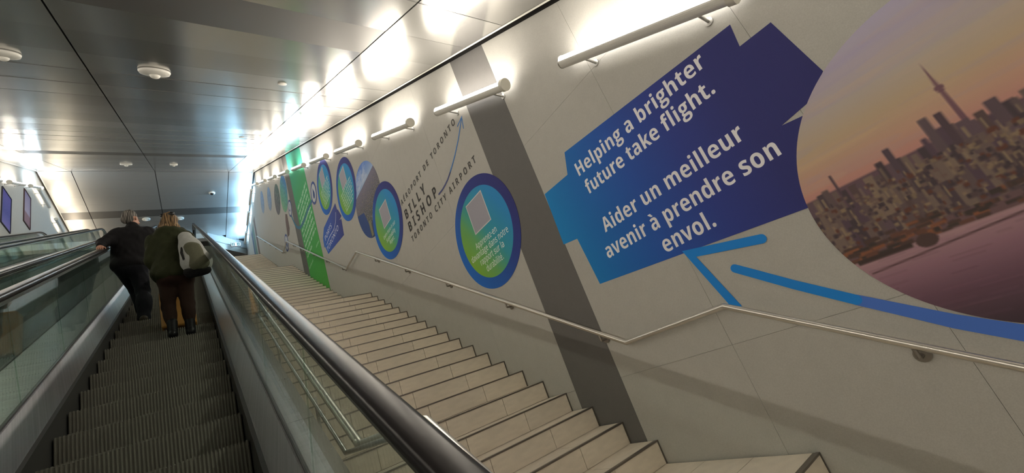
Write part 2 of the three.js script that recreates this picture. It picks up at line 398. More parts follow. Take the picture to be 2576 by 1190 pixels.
function escalator(cx, label, phase, tint) {
  const e = thing('escalator', label, 'escalator', V(cx, 0, 0));
  const slope = new THREE.Group(); slope.name = 'incline'; slope.rotation.x = TH; 
  // steps
  const d00 = 6.165 + phase;
  for (let k = -21; k < 37; k++) {
    const d = d00 + k * TD, y = (d * TAN + NS / COS);
    if (d < -2.4 || y > YT - 0.25) continue;
    part('step', stepGeo, M.step, e, [0, y, -d]);
  }
  const S0 = -2.6, S1 = 23.0;
  const P = linePath(S0, S1), PT = P.concat([[YT - 1.38 + 1.38 + NS / COS * 0 - 0.0, 0]]).slice(0, P.length);
  part('truss', sweep(box4(-0.62, 0.62, NS - 1.1, NS - 0.5), P), M.stepdark, e);
  for (const sgn of [-1, 1]) {
    const f = (x0, x1, n0, n1) => sgn > 0 ? box4(x0, x1, n0, n1) : box4(-x1, -x0, n0, n1);
    part('skirt_panel', sweep(f(0.508, 0.535, NS - 0.5, -1.345), P), M.skirt, e);
    // inner deck rises outwards to the glass
    const dk = [[0.532, -1.36], [0.632, -1.215], [0.632, -1.26], [0.545, -1.40]];
    const pr = sgn > 0 ? dk.slice().reverse() : dk.map(([x, n]) => [-x, n]);
    const inner = [[0.532, -1.362], [0.532, -1.345], [0.626, -1.205], [0.634, -1.205], [0.634, -1.362]];
    part('inner_deck', sweep(sgn > 0 ? inner.slice().reverse() : inner.map(([x, n]) => [-x, n]), P), M.innerdeck, e);
    part('glass_channel', sweep(f(0.634, 0.652, -1.30, -1.190), P), M.skirt, e);
    // glass panels
    for (let k = 0; k < 19; k++) {
      const s0 = -2.4 + k * 1.3 + (sgn > 0 ? 0.4 : 0), s1 = Math.min(s0 + 1.3, 22.9);
      if (s1 - s0 < 0.3) continue;
      const g = sweep(f(0.638, 0.648, -1.20, NH - 0.03), [[(s0 + 0.004) * SIN, (s0 + 0.004) * COS], [(s1 - 0.004) * SIN, (s1 - 0.004) * COS]]);
      part('glass_panel', g, M.glass, e);
    }
    // upper level glass
    const top = YT + 1.0, dB = (top - NH / COS) / TAN;
    part('glass_panel', flatX([[dB + 0.1, YT + 0.15], [dB + 1.75, YT + 0.15], [dB + 1.75, top - 0.03], [dB + 0.1, top - 0.03]], 0.01), M.glass, e, [sgn * 0.643, 0, 0]);
    // handrail belt and its bright guide
    const cxh = sgn * 0.618;
    part('handrail_belt', sweep(beltProfile.map(([x, n]) => [x + cxh, n]), handrailPath(NH)), M.rubber, e);
    part('handrail_guide', sweep(box4(cxh - 0.022, cxh + 0.03, -0.012, 0.012), handrailPath(NH - 0.034).slice(0, 18)), M.steel, e);
  }
  return e;
}
function flatX(poly, th) {                                  // polygon in (depth, y), thickness along x
  const g = flat(poly.map(([d, y]) => [-d, y]).reverse(), th); g.rotateY(-Math.PI / 2); return g;
}
const CX1 = -0.298, PITCH = 1.62;
escalator(CX1, 'near escalator with two riders, dark ribbed steps and glass sides', 0);
escalator(CX1 - PITCH, 'middle escalator behind the near escalator left glass side', 0.17);
escalator(CX1 - 2 * PITCH, 'farthest escalator, next to the poster wall', 0.29);
function decking(name, label, x0, x1, n, mat) {
  const t = thing(name, label, 'deck', V(0, 0, 0));
  let i = 0;
  for (let s = -2.6; s < 23.0; s += 2.6, i++) part('deck_plate', sweep(box4(x0, x1, n - 0.03, n), linePath(s + 0.003, Math.min(s + 2.597, 23.0))), mat, t);
  part('deck_body', sweep(box4(x0 + 0.004, x1 - 0.004, -2.6, n - 0.031), linePath(-2.6, 23.0)), M.clad, t);
}
decking('outer_deck', 'narrow bright metal deck between the near escalator glass and the stairs', 0.356, 0.44, -1.20, M.deck);
decking('stone_curb', 'dull brown curb capping the low wall beside the stairs', 0.44, 0.498, -1.205, M.clad);
decking('center_deck', 'bright metal deck strip between the near and the middle escalator', CX1 - 0.655, CX1 - PITCH + 0.655, -1.20, M.deck);
decking('far_deck', 'metal deck strip between the middle and the farthest escalator', CX1 - PITCH - 0.655, CX1 - 2 * PITCH + 0.655, -1.20, M.deck);
decking('edge_deck', 'metal deck strip between the farthest escalator and the poster wall', XL + 0.004, CX1 - 2 * PITCH - 0.655, -1.20, M.deck);

// ---------------------------------------------------------------- wall lamps
function glow(color, k) { return std({ color: 0xffffff, emissive: color.clone().lerp(new THREE.Color(1, 1, 1), 0.45), emissiveIntensity: k, roughness: 0.5 }); }
const glowMats = new Map();
function lamp(label, x, side, origin, tilt, len, color, power, up = false) {
  // local: +y up from the tube, -z along the tube
  const t = thing('wall_lamp', label, 'wall lamp', origin, side > 0 ? 'tube lamps on the right wall' : 'tube lamps on the left wall');
  t.rotation.x = tilt;
  const R = 0.056;
  const arc = (r0, r1, from, to, z0, z1, n = 14) => { const s = new THREE.Shape(); for (let i = 0; i <= n; i++) { const a = from + (to - from) * i / n; i ? s.lineTo(r1 * Math.cos(a), r1 * Math.sin(a)) : s.moveTo(r1 * Math.cos(a), r1 * Math.sin(a)); } for (let i = n; i >= 0; i--) { const a = from + (to - from) * i / n; s.lineTo(r0 * Math.cos(a), r0 * Math.sin(a)); } const g = new THREE.ExtrudeGeometry(s, { depth: z1 - z0, bevelEnabled: false }); g.translate(0, 0, -z1); return g; };
  const a0 = up ? 0.12 : 0.12, a1 = up ? Math.PI - 0.12 : Math.PI + 0.12;               // the diffuser is turned a little to the room
  const body = part('housing', arc(0.036, R, a1, a0 + 2 * Math.PI, 0, len), M.lampbody, t);
  const key = color.getHexString(); if (!glowMats.has(key)) glowMats.set(key, glow(color, LAMP_GLOW));
  part('diffuser', arc(0.0, R - 0.005, a0 + 0.01, a1 - 0.01, 0.01, len - 0.01, 22), glowMats.get(key), body);
  const cap = new THREE.CylinderGeometry(0.066, 0.066, 0.05, 24); cap.rotateX(Math.PI / 2);
  part('end_cap', cap, M.cap, body, [0, 0, 0.028]);
  const cap2 = new THREE.CylinderGeometry(0.057, 0.057, 0.012, 24); cap2.rotateX(Math.PI / 2);
  part('end_cap', cap2, M.alu, body, [0, 0, -len - 0.006]);
  for (const z of [0.2, len - 0.25]) part('bracket', mergeGeometries([cyl(new THREE.Vector3(0, -0.04, -z), new THREE.Vector3(side * 0.158, -0.052, -z), 0.011, 0.011, 10), cyl(new THREE.Vector3(side * 0.148, -0.052, -z), new THREE.Vector3(side * 0.158, -0.052, -z), 0.03, 0.03, 16)]), M.alu, t);
  for (const [lean, k] of up ? [[0.2, 0.36], [0.95, 0.9]] : [[0.15, 0.30], [1.3, 1]]) {              // the tube shines up its wall and out into the hall
    const L = new THREE.RectAreaLight(color, power * k, len - 0.04, 0.075);
    L.position.set(-Math.sin(side * lean) * (R + 0.004), Math.cos(lean) * (R + 0.004), -len / 2);
    L.quaternion.setFromAxisAngle(new THREE.Vector3(0, 0, 1), side * lean).multiply(new THREE.Quaternion().setFromEuler(new THREE.Euler(Math.PI / 2, 0, Math.PI / 2)));
    L.name = 'lamp_light'; t.add(L);
  }
  return t;
}
const LX = W - 0.16, LN = 1.20, LP = 2.345, LS = 1.317;
const rightNames = { '-2': 'below the viewer, second out of view', '-1': 'lowest on the right wall below the viewer', 0: 'above the big blue panel, nearest the viewer', 1: 'crossing the near grey wall stripe', 2: 'above the airport name lettering', 3: 'above the round city photograph', 4: 'above the last green round sign', 5: 'crossing the green banner', 6: 'just past the second grey stripe', 7: 'second past the second grey stripe', 8: 'third past the second grey stripe', 9: 'last before the upper level' };
for (let k = -2; k < 10; k++) {
  const s = LS + k * LP;
  const col = k === 5 ? COOL : k === 4 ? PINK : WARM;
  const nm = { '-2': 'slanted tube lamp on the right wall, lowest of its row', '-1': 'slanted tube lamp on the right wall, second lowest of its row' }[k] ?? 'slanted tube wall lamp ' + rightNames[k];
  lamp(nm, LX, 1, sl(LX, LN, s), TH, 1.45, col, LAMP_POWER);
}
const LXL = XL + 0.16;
for (let k = -2; k < 10; k++) {
  const s = LS + k * LP;
  lamp(k === 9 ? 'bright slanted tube lamp on the left wall above the farther poster' : k === 8 ? 'slanted tube lamp on the left wall above the nearer poster' : 'slanted tube lamp on the left wall, ' + ['lowest', 'second', 'third', 'fourth', 'fifth', 'sixth', 'seventh', 'eighth', 'ninth', 'tenth'][k + 2] + ' from the bottom of its row', LXL, -1, sl(LXL, LN, s), TH, 1.45, k === 9 ? COOL : WARM, LAMP_POWER * (k === 9 ? 1.2 : 0.62), true);
}
[[20.95], [23.2], [25.55]].forEach(([d], i) => lamp('level tube lamp on the upper right wall, ' + ['nearest', 'middle', 'farthest'][i] + ' of three, bluish light', LX, 1, V(LX, 12.86, d), 0, 1.4, BLUE, LAMP_POWER * 2.2, true));
[[19.95], [22.3], [24.65], [27.0], [29.35]].forEach(([d], i) => lamp('level tube lamp on the upper left wall, ' + ['nearest', 'second', 'third', 'fourth', 'farthest'][i] + ' of five', LXL, -1, V(LXL, 12.45, d), 0, 1.3, AMBER, LAMP_POWER * 0.55, true));


// ---------------------------------------------------------------- printed graphics on the right wall
const font = await new FontLoader().loadAsync('fonts/droid/droid_sans_regular.typeface.json');
const fontB = await new FontLoader().loadAsync('fonts/droid/droid_sans_bold.typeface.json');
const paper = (o) => std({ roughness: 0.68, ...o });
function graphic(name, label, category, U, Vv, layer, group) {
  const t = thing(name, label, category, new THREE.Vector3(W - 0.0004 - 0.0016 * layer, Vv, U), group);
  t.rotation.y = -Math.PI / 2; return t;
}
function sheet(poly, box, th = 0.0014, holes) {            // thin vinyl; uv over box [u0, v0, u1, v1]
  const s = poly.getPoints ? poly : new THREE.Shape(poly.map((p) => new THREE.Vector2(p[0], p[1])));
  if (holes) s.holes = holes;
  const g = new THREE.ExtrudeGeometry(s, { depth: th, bevelEnabled: false, curveSegments: 64 });
  const p = g.attributes.position, uv = g.attributes.uv;
  for (let i = 0; i < p.count; i++) uv.setXY(i, (p.getX(i) - box[0]) / (box[2] - box[0]), (p.getY(i) - box[1]) / (box[3] - box[1]));
  return g;
}
const disc = (r, x = 0, y = 0) => { const s = new THREE.Shape(); s.absarc(x, y, r, 0, Math.PI * 2, false); return s; };
const ring = (r0, r1) => { const s = disc(r1), h = new THREE.Path(); h.absarc(0, 0, r0, 0, Math.PI * 2, true); s.holes.push(h); return s; };
const lin = (c, x0, y0, x1, y1, stops) => { const g = c.createLinearGradient(x0, y0, x1, y1); stops.forEach(([t, col]) => g.addColorStop(t, col)); return g; };
function stroke(pts, w) {                                   // polyline band with round ends; w: width or function of t
  const L = [], R = [], n = pts.length, W_ = typeof w === 'function' ? w : () => w;
  for (let i = 0; i < n; i++) {
    const a = pts[Math.max(0, i - 1)], b = pts[Math.min(n - 1, i + 1)]; let tx = b[0] - a[0], ty = b[1] - a[1]; const l = Math.hypot(tx, ty); tx /= l; ty /= l;
    let k = W_(i / (n - 1)) / 2;
    if (i && i < n - 1) { const dx = pts[i][0] - a[0], dy = pts[i][1] - a[1]; k /= Math.max(0.45, Math.abs(dx * tx + dy * ty) / Math.hypot(dx, dy)); }
    L.push([pts[i][0] - ty * k, pts[i][1] + tx * k]); R.push([pts[i][0] + ty * k, pts[i][1] - tx * k]);
  }
  const cap = (c, from, to, r) => { const out = []; for (let i = 1; i < 8; i++) { const a = from + (to - from) * i / 8; out.push([c[0] + r * Math.cos(a), c[1] + r * Math.sin(a)]); } return out; };
  const aE = Math.atan2(pts[n - 1][1] - pts[n - 2][1], pts[n - 1][0] - pts[n - 2][0]), aS = Math.atan2(pts[1][1] - pts[0][1], pts[1][0] - pts[0][0]);
  return [...R, ...cap(pts[n - 1], aE - Math.PI / 2, aE + Math.PI / 2, W_(1) / 2), ...L.reverse(), ...cap(pts[0], aS + Math.PI / 2, aS + Math.PI * 1.5, W_(0) / 2)];
}
function letters(text, f, cap, width, mat, parent, pos, depth = 0.0014) {     // each letter its own piece, tracked out to the width
  const tb = new TextGeometry('E', { font: f, size: 1, depth: 0.01, curveSegments: 2, bevelEnabled: false }); tb.computeBoundingBox();
  const size = cap / tb.boundingBox.max.y, sc = size / f.data.resolution, adv = (ch) => (f.data.glyphs[ch] || f.data.glyphs.o).ha * sc;
  const raw = [...text].reduce((a, ch) => a + adv(ch), 0), track = (width - raw) / (text.length - 1); let x = 0;
  for (const ch of text) {
    if (ch !== ' ') part('letter', new TextGeometry(ch, { font: f, size, depth, curveSegments: 5, bevelEnabled: false }), mat, parent, [pos[0] + x, pos[1], pos[2]]);
    x += adv(ch) + track;
  }
}
function scribble(c, x0, x1, y, h, col) {                   // print too small to read
  c.fillStyle = col; let x = x0;
  while (x < x1) { const w = h * (0.9 + 2.6 * rnd()); for (let q = x; q < Math.min(x + w, x1); q += h * 0.42) { const hh = h * (0.5 + 0.45 * rnd()); c.fillRect(q, y - hh, h * 0.22, hh); if (rnd() < 0.6) c.fillRect(q, y - h * (0.2 + 0.4 * rnd()), h * 0.4, h * 0.16); } x += w + h * 0.55; }
}

// the big blue panel
{
  const poly = [[-2.353, 1.806], [-0.672, 1.616], [-0.695, 1.448], [-0.492, 1.436], [-0.428, 0.985], [-0.50, 0.93], [-0.56, 0.880], [-0.743, 0.85], [-0.60, 0.825], [-0.60, 0.306], [-2.605, 0.536], [-2.642, 1.018], [-2.835, 1.05], [-2.809, 1.614], [-2.431, 1.603]];
  const c = [-1.63, 1.05], box = [-2.84, 0.30, -0.42, 1.81];
  const t = graphic('wall_graphic', 'large blue panel with white bilingual slogan about a brighter future', 'wall graphic', c[0], c[1], 0);
  const tex = canvasTex(2048, 1278, (g, w, h) => {
    g.fillStyle = lin(g, 0, h * 0.55, w, h * 0.45, [[0, '#0090dc'], [0.16, '#0878cc'], [0.42, '#2257b8'], [0.62, '#2d3f98'], [0.8, '#2e327c'], [1, '#2c2b70']]); g.fillRect(0, 0, w, h);
    const X = (u) => (u - box[0]) / (box[2] - box[0]) * w, Y = (v) => (box[3] - v) / (box[3] - box[1]) * h;
    g.fillStyle = '#f6f4fb';
    const line = (txt, u0, u1, v, cap) => { const px = cap / 0.714 / (box[3] - box[1]) * h; g.save(); g.font = 'bold ' + px.toFixed(1) + 'px sans-serif'; g.translate(X(u0), Y(v)); g.scale((X(u1) - X(u0)) / g.measureText(txt).width, 1); g.fillText(txt, 0, 0); g.restore(); };
    line('Helping a brighter', -2.325, -0.915, 1.507, 0.128);
    line('future take flight.', -2.30, -0.945, 1.302, 0.128);
    line('Aider un meilleur', -2.305, -0.945, 0.912, 0.128);
    line('avenir à prendre son', -2.40, -0.812, 0.697, 0.128);
    line('envol.', -1.86, -1.385, 0.50, 0.128);
  });
  part('panel_sheet', sheet(poly.map(([u, v]) => [u - c[0], v - c[1]]), [box[0] - c[0], box[1] - c[1], box[2] - c[0], box[3] - c[1]]), paper({ map: tex }), t);
}
// round sunset photograph
{
  const cu = -0.012, cv = 0.234, r = 0.855;
  const t = graphic('wall_graphic', 'huge round print of a pink sunset over a city waterfront', 'wall graphic', cu, cv, 1);
  const N = 250, tex = canvasTex(1280, 1280, (big) => {
    const small = document.createElement('canvas'); small.width = small.height = N; const g = small.getContext('2d');
    const X = (u) => (u - cu + r) / (2 * r) * N, Y = (v) => (cv + r - v) / (2 * r) * N, k = N / (2 * r);
    g.fillStyle = lin(g, 0, Y(1.09), 0, Y(0.36), [[0, '#bcb4ce'], [0.25, '#bfb3c0'], [0.45, '#c4b6ac'], [0.64, '#cab295'], [0.84, '#cfa58f'], [1, '#cc938a']]); g.fillRect(0, 0, N, Y(0.3));
    for (let i = 0; i < 46; i++) { const v = 0.42 + 0.68 * rnd(); g.fillStyle = rnd() < 0.5 ? 'rgba(226,190,150,0.10)' : 'rgba(170,165,200,0.10)'; g.beginPath(); g.ellipse(X(-0.9 + 1.8 * rnd()), Y(v), 20 + 60 * rnd(), 1.5 + 3 * rnd(), 0, 0, 7); g.fill(); }
    g.fillStyle = lin(g, 0, Y(0.32), 0, Y(-0.1), [[0, '#6e5560'], [1, '#755a5c']]); g.fillRect(0, Y(0.36), N, Y(-0.12) - Y(0.36));
    const pal = ['#5d4a58', '#6a5660', '#75625f', '#4d4048', '#7f6c64', '#604d4e', '#8a7668', '#54464e', '#6a585a'];
    const b = (u, v, w, h, col) => { g.fillStyle = col; g.fillRect(X(u), Y(v + h), w * k, h * k + 1); };
    // tower
    g.fillStyle = '#7d5a66'; g.beginPath(); g.moveTo(X(-0.111), Y(0.735)); g.lineTo(X(-0.118), Y(0.60)); g.lineTo(X(-0.124), Y(0.30)); g.lineTo(X(-0.098), Y(0.30)); g.lineTo(X(-0.105), Y(0.60)); g.closePath(); g.fill();
    g.beginPath(); g.ellipse(X(-0.1115), Y(0.578), 0.019 * k, 0.013 * k, 0, 0, 7); g.fill(); g.fillRect(X(-0.124), Y(0.567), 0.025 * k, 0.012 * k);
    const tops = (u) => 0.368 + 0.025 * Math.sin(u * 7 + 2.4) + 0.02 * Math.sin(u * 23);
    for (let layer = 0; layer < 3; layer++) for (let u = -0.9; u < 0.9; u += 0.024 + 0.02 * rnd()) { const w = 0.022 + 0.035 * rnd(), h = Math.max(0.05, (tops(u) - 0.10 * layer + 0.05 * (rnd() - 0.5))); b(u, 0.02, w, h - 0.02, pal[(rnd() * pal.length) | 0]); if (rnd() < 0.4) b(u + w * 0.2, 0.02 + (h - 0.02) * 0.5, w * 0.22, (h - 0.02) * 0.42, '#98836c'); }
    b(-0.69, 0.33, 0.012, 0.115, '#594752'); b(-0.43, 0.3, 0.03, 0.135, '#5a4a56'); b(-0.25, 0.3, 0.036, 0.185, '#66555c'); b(-0.19, 0.3, 0.03, 0.175, '#584650'); b(-0.035, 0.3, 0.045, 0.12, '#63515a');
    for (let i = 0; i < 900; i++) b(-0.88 + 1.76 * rnd(), -0.02 + 0.32 * rnd(), 0.006 + 0.02 * rnd(), 0.004 + 0.014 * rnd(), ['#4a3d44', '#86725f', '#7a635c', '#5e4c4e', '#957f68', '#6a4238'][(rnd() * 6) | 0]);
    for (let i = 0; i < 260; i++) b(-0.88 + 1.76 * rnd(), -0.06 + 0.10 * rnd(), 0.02 + 0.05 * rnd(), 0.006 + 0.012 * rnd(), ['#54403c', '#6f4a3e', '#8f5a40', '#463a38'][(rnd() * 4) | 0]);
    g.fillStyle = lin(g, 0, Y(-0.05), 0, Y(-0.62), [[0, '#b9959a'], [0.22, '#9c7484'], [0.5, '#704f60'], [0.8, '#4b3844'], [1, '#3f2f38']]); g.fillRect(0, Y(-0.055), N, N);
    for (let i = 0; i < 160; i++) { const u = -0.9 + 1.8 * rnd(), v = -0.07 - 0.55 * Math.pow(rnd(), 1.4); g.fillStyle = rnd() < 0.5 ? 'rgba(150,110,130,0.14)' : 'rgba(70,45,60,0.14)'; g.fillRect(X(u), Y(v), (0.05 + 0.2 * rnd()) * k, 1.2); }
    g.fillStyle = '#54403f'; g.beginPath(); g.ellipse(X(-0.49), Y(-0.062), 0.045 * k, 0.035 * k, 0, 0, 7); g.fill();
    b(-0.80, -0.065, 0.25, 0.018, '#463634'); g.strokeStyle = '#5c4248'; g.lineWidth = 1.1; g.beginPath(); g.moveTo(X(-0.77), Y(-0.134)); g.lineTo(X(-0.15), Y(-0.085)); g.stroke();
    big.imageSmoothingEnabled = true; big.imageSmoothingQuality = 'high'; big.drawImage(small, 0, 0, 1280, 1280);
  });
  part('photo_sheet', sheet(disc(r), [-r, -r, r, r]), paper({ map: tex }), t);
}
// blue arrow
{
  const t = graphic('wall_graphic', 'bright blue hand-drawn arrow pointing up at the blue slogan panel', 'wall graphic', -1.2, 0.2, 2);
  const off = (p) => p.map(([u, v]) => [u + 1.2, v - 0.2]), B = [-1, -1, 1, 1], blue = paper({ color: new THREE.Color(0.005, 0.26, 0.82) }), blue2 = paper({ color: new THREE.Color(0.075, 0.20, 0.72) });
  part('arrow_head', sheet(stroke(off([[-1.18, 0.288], [-1.683, 0.413], [-1.545, -0.06]]), 0.062), B), blue, t);
  const c = [[-1.43, 0.185], [-1.33, 0.103], [-1.15, -0.046], [-0.905, -0.234], [-0.71, -0.374], [-0.59, -0.461], [-0.40, -0.578], [-0.2, -0.68], [0.1, -0.8]];
  const cut = stroke(off(c.slice(0, 4)), 0.058);
  part('arrow_shaft', sheet(cut, B), blue, t);
  part('arrow_shaft', sheet(stroke(off(c.slice(3)), (q) => 0.060 + 0.03 * q), B), blue2, t, [0, 0, -0.0002]);
}
// airport lettering
{
  const t = graphic('wall_lettering', 'grey airport name lettering in four lines with a swooping blue arrow', 'lettering', -5.98, 2.6, 1);
  const g1 = paper({ color: new THREE.Color(0.085, 0.08, 0.077) }), g2 = paper({ color: new THREE.Color(0.04, 0.037, 0.036) }), nb = paper({ color: new THREE.Color(0.075, 0.09, 0.26) }), lb = paper({ color: new THREE.Color(0.10, 0.26, 0.62) });
  letters('AÉROPORT DE TORONTO', fontB, 0.092, 2.18, g1, t, [0, 3.312 - 2.6, 0]);
  letters('BILLY', fontB, 0.165, 0.90, g2, t, [0, 3.03 - 2.6, 0]);
  letters('BISHOP', fontB, 0.165, 1.20, g2, t, [0, 2.796 - 2.6, 0]);
  letters('TORONTO CITY AIRPORT', fontB, 0.095, 2.31, g1, t, [0, 2.617 - 2.6, 0]);
  const off = (p) => p.map(([u, v]) => [u + 5.98, v - 2.6]), B = [-1, -1, 1, 1];
  part('swoosh', sheet(stroke(off([[-4.747, 2.79], [-4.62, 2.787], [-4.508, 2.80], [-4.40, 2.823], [-4.299, 2.862]]), 0.026), B), nb, t);
  part('swoosh', sheet(stroke(off([[-4.299, 2.862], [-4.18, 2.915], [-4.068, 2.97], [-3.871, 3.09], [-3.65, 3.262]]), (q) => 0.026 - 0.006 * q), B), lb, t);
  part('swoosh_head', sheet(stroke(off([[-3.785, 3.246], [-3.631, 3.278], [-3.68, 3.135]]), 0.016), B), lb, t);
}
// round signs
function roundSign(U, Vv, layer, label, lines, code = 0.42, cv = 0.265) {
  const t = graphic('round_sign', label, 'wall sign', U, Vv, layer, 'round green and blue wall signs'), R = 0.718, r = 0.578;
  part('rim', sheet(ring(r, R), [-R, -R, R, R]), paper({ map: rimTex }), t);
  const N = 768, tex = canvasTex(N, N, (g) => {
    g.fillStyle = lin(g, N * 0.08, N * 0.72, N * 0.86, N * 0.3, [[0, '#86bb3c'], [0.3, '#6fb56a'], [0.58, '#35a3b4'], [1, '#2492d6']]); g.fillRect(0, 0, N, N);
    g.fillStyle = '#eef6f2'; lines(g, (u) => (u + r) / (2 * r) * N, (v) => (r - v) / (2 * r) * N, N / (2 * r));
  });
  const face = part('face', sheet(disc(r), [-r, -r, r, r]), paper({ map: tex }), t);
  part('blank_square', sheet([[-code / 2, cv - code / 2], [code / 2, cv - code / 2], [code / 2, cv + code / 2], [-code / 2, cv + code / 2]], [-1, -1, 1, 1]), paper({ color: new THREE.Color(0.72, 0.72, 0.72) }), face, [0, 0, 0.0012]);
  const e = code / 2 - 0.014; part('blank_inset', sheet([[-e, cv - e], [e, cv - e], [e, cv + e], [-e, cv + e]], [-1, -1, 1, 1]), paper({ color: new THREE.Color(0.40, 0.39, 0.46) }), face, [0, 0, 0.0022]);
}
const rimTex = canvasTex(256, 256, (g) => { g.fillStyle = lin(g, 10, 190, 250, 60, [[0, '#0c72d6'], [0.35, '#1f5cb8'], [0.6, '#2b3f94'], [1, '#2d2c7a']]); g.fillRect(0, 0, 256, 256); });
const fitLine = (g, X, Y, k, txt, u0, u1, v, cap) => { g.save(); g.font = (cap / 0.714 * k).toFixed(1) + 'px sans-serif'; g.translate(X(u0), Y(v)); g.scale((u1 - u0) * k / g.measureText(txt).width, 1); g.fillText(txt, 0, 0); g.restore(); };
roundSign(-4.0, 1.798, 1, 'nearest round green and blue sign, touching the grey wall stripe', (g, X, Y, k) => {
  fitLine(g, X, Y, k, 'Apprenez-en', -0.295, 0.245, -0.118, 0.082); fitLine(g, X, Y, k, 'davantage dans notre', -0.49, 0.445, -0.225, 0.082); fitLine(g, X, Y, k, 'rapport sur la', -0.315, 0.28, -0.335, 0.082); fitLine(g, X, Y, k, 'durabilité.', -0.228, 0.19, -0.455, 0.082);
});
roundSign(-6.737, 3.436, 2, 'round green and blue sign between the airport lettering and the round city photograph', (g, X, Y, k) => {
  fitLine(g, X, Y, k, 'Learn more in our', -0.35, 0.33, -0.225, 0.075); fitLine(g, X, Y, k, 'Sustainability', -0.255, 0.248, -0.335, 0.075); fitLine(g, X, Y, k, 'Report.', -0.13, 0.126, -0.43, 0.075);
}, 0.41, 0.135);
roundSign(-8.42, 5.15, 2, 'round green and blue sign left of the round city photograph', (g, X, Y, k) => { for (let i = 0; i < 7; i++) scribble(g, X(-0.42 + 0.02 * i), X(0.44 - 0.05 * Math.max(0, i - 3)), Y(0.03 - 0.075 * i), 0.055 * k, '#d7ecd8'); }, 0.41, 0.295);
roundSign(-9.914, 6.14, 1, 'round green and blue sign beside the small badge and green banner', (g, X, Y, k) => { for (let i = 0; i < 7; i++) scribble(g, X(-0.42 + 0.02 * i), X(0.44 - 0.05 * Math.max(0, i - 3)), Y(0.03 - 0.075 * i), 0.055 * k, '#d7ecd8'); }, 0.41, 0.295);
// round city photograph
{
  const r = 0.77, t = graphic('wall_graphic', 'round print of a city by a lake under clouds, between two round signs', 'wall graphic', -7.357, 4.247, 1);
  const N = 512, tex = canvasTex(N, N, (g) => {
    g.fillStyle = lin(g, 0, 0, 0, N * 0.28, [[0, '#5f8ae0'], [0.6, '#86a5de'], [1, '#a9bfe0']]); g.fillRect(0, 0, N, N);
    for (let i = 0; i < 60; i++) { g.fillStyle = 'rgba(225,228,240,0.22)'; g.beginPath(); g.ellipse(N * (0.1 + 0.55 * rnd()), N * (0.04 + 0.2 * rnd()), 10 + 30 * rnd(), 5 + 12 * rnd(), 0, 0, 7); g.fill(); }
    g.fillStyle = '#74718a'; g.fillRect(0, N * 0.27, N, N);
    g.fillStyle = lin(g, 0, N * 0.28, 0, N, [[0, '#7f7a92'], [0.4, '#6d6a72'], [0.7, '#5c6260'], [1, '#33456a']]); g.fillRect(0, N * 0.28, N, N);
    for (let i = 0; i < 1500; i++) { const y = N * (0.3 + 0.5 * rnd()); g.fillStyle = ['#8d8478', '#a8997a', '#54525e', '#454c54', '#9a94a0', '#5b6a58'][(rnd() * 6) | 0]; const q = 2 + 9 * (y / N - 0.25); g.fillRect(N * rnd(), y, q, q * (0.5 + rnd())); }
    g.fillStyle = '#2f4c8c'; g.beginPath(); g.moveTo(0, N * 0.48); g.lineTo(N * 0.26, N * 0.56); g.lineTo(N * 0.34, N * 0.78); g.lineTo(N * 0.3, N); g.lineTo(0, N); g.fill();
    g.fillStyle = '#2e4272'; g.beginPath(); g.moveTo(N * 0.45, N * 0.8); g.lineTo(N, N * 0.72); g.lineTo(N, N); g.lineTo(N * 0.4, N); g.fill();
    g.fillStyle = '#8e8a68'; g.fillRect(N * 0.34, N * 0.74, N * 0.07, N * 0.22);
  });
  part('photo_sheet', sheet(disc(r), [-r, -r, r, r]), paper({ map: tex }), t);
}
// port logo
{
  const poly = [[-9.379, 5.349], [-9.347, 5.135], [-9.303, 5.14], [-9.143, 4.868], [-9.359, 4.869], [-9.205, 4.823], [-9.291, 4.436], [-10.89, 4.679], [-11.034, 4.953], [-11.125, 4.983], [-11.072, 5.234], [-10.774, 5.399]].reverse();
  const box = [-11.13, 4.43, -9.14, 5.4], c = [-10.13, 4.92], t = graphic('wall_graphic', 'small slanted blue logo panel with white port lettering below the round signs', 'wall graphic', c[0], c[1], 0);
  const tex = canvasTex(1024, 500, (g, w, h) => {
    g.fillStyle = lin(g, 0, 0, w, 0, [[0, '#2f6fd0'], [0.5, '#3a58b8'], [1, '#3b3f8c']]); g.fillRect(0, 0, w, h);
    const k = w / 1.99, X = (u) => (u - box[0]) * k, Y = (v) => (box[3] - v) / 0.97 * h;
    g.fillStyle = '#e6e8f2'; fitLine(g, X, Y, k, 'PORTS', -10.90, -10.06, 5.06, 0.125); fitLine(g, X, Y, k, 'TORONTO', -10.92, -9.55, 4.745, 0.125);
    g.strokeStyle = '#e6e8f2'; g.lineWidth = 11; g.beginPath(); g.moveTo(X(-10.85), Y(4.935)); g.bezierCurveTo(X(-10.3), Y(5.0), X(-10.2), Y(4.92), X(-9.9), Y(4.93)); g.bezierCurveTo(X(-9.7), Y(4.97), X(-9.6), Y(5.05), X(-9.5), Y(5.17)); g.stroke();
  });
  part('panel_sheet', sheet(poly.map(([u, v]) => [u - c[0], v - c[1]]), [box[0] - c[0], box[1] - c[1], box[2] - c[0], box[3] - c[1]]), paper({ map: tex }), t);
}
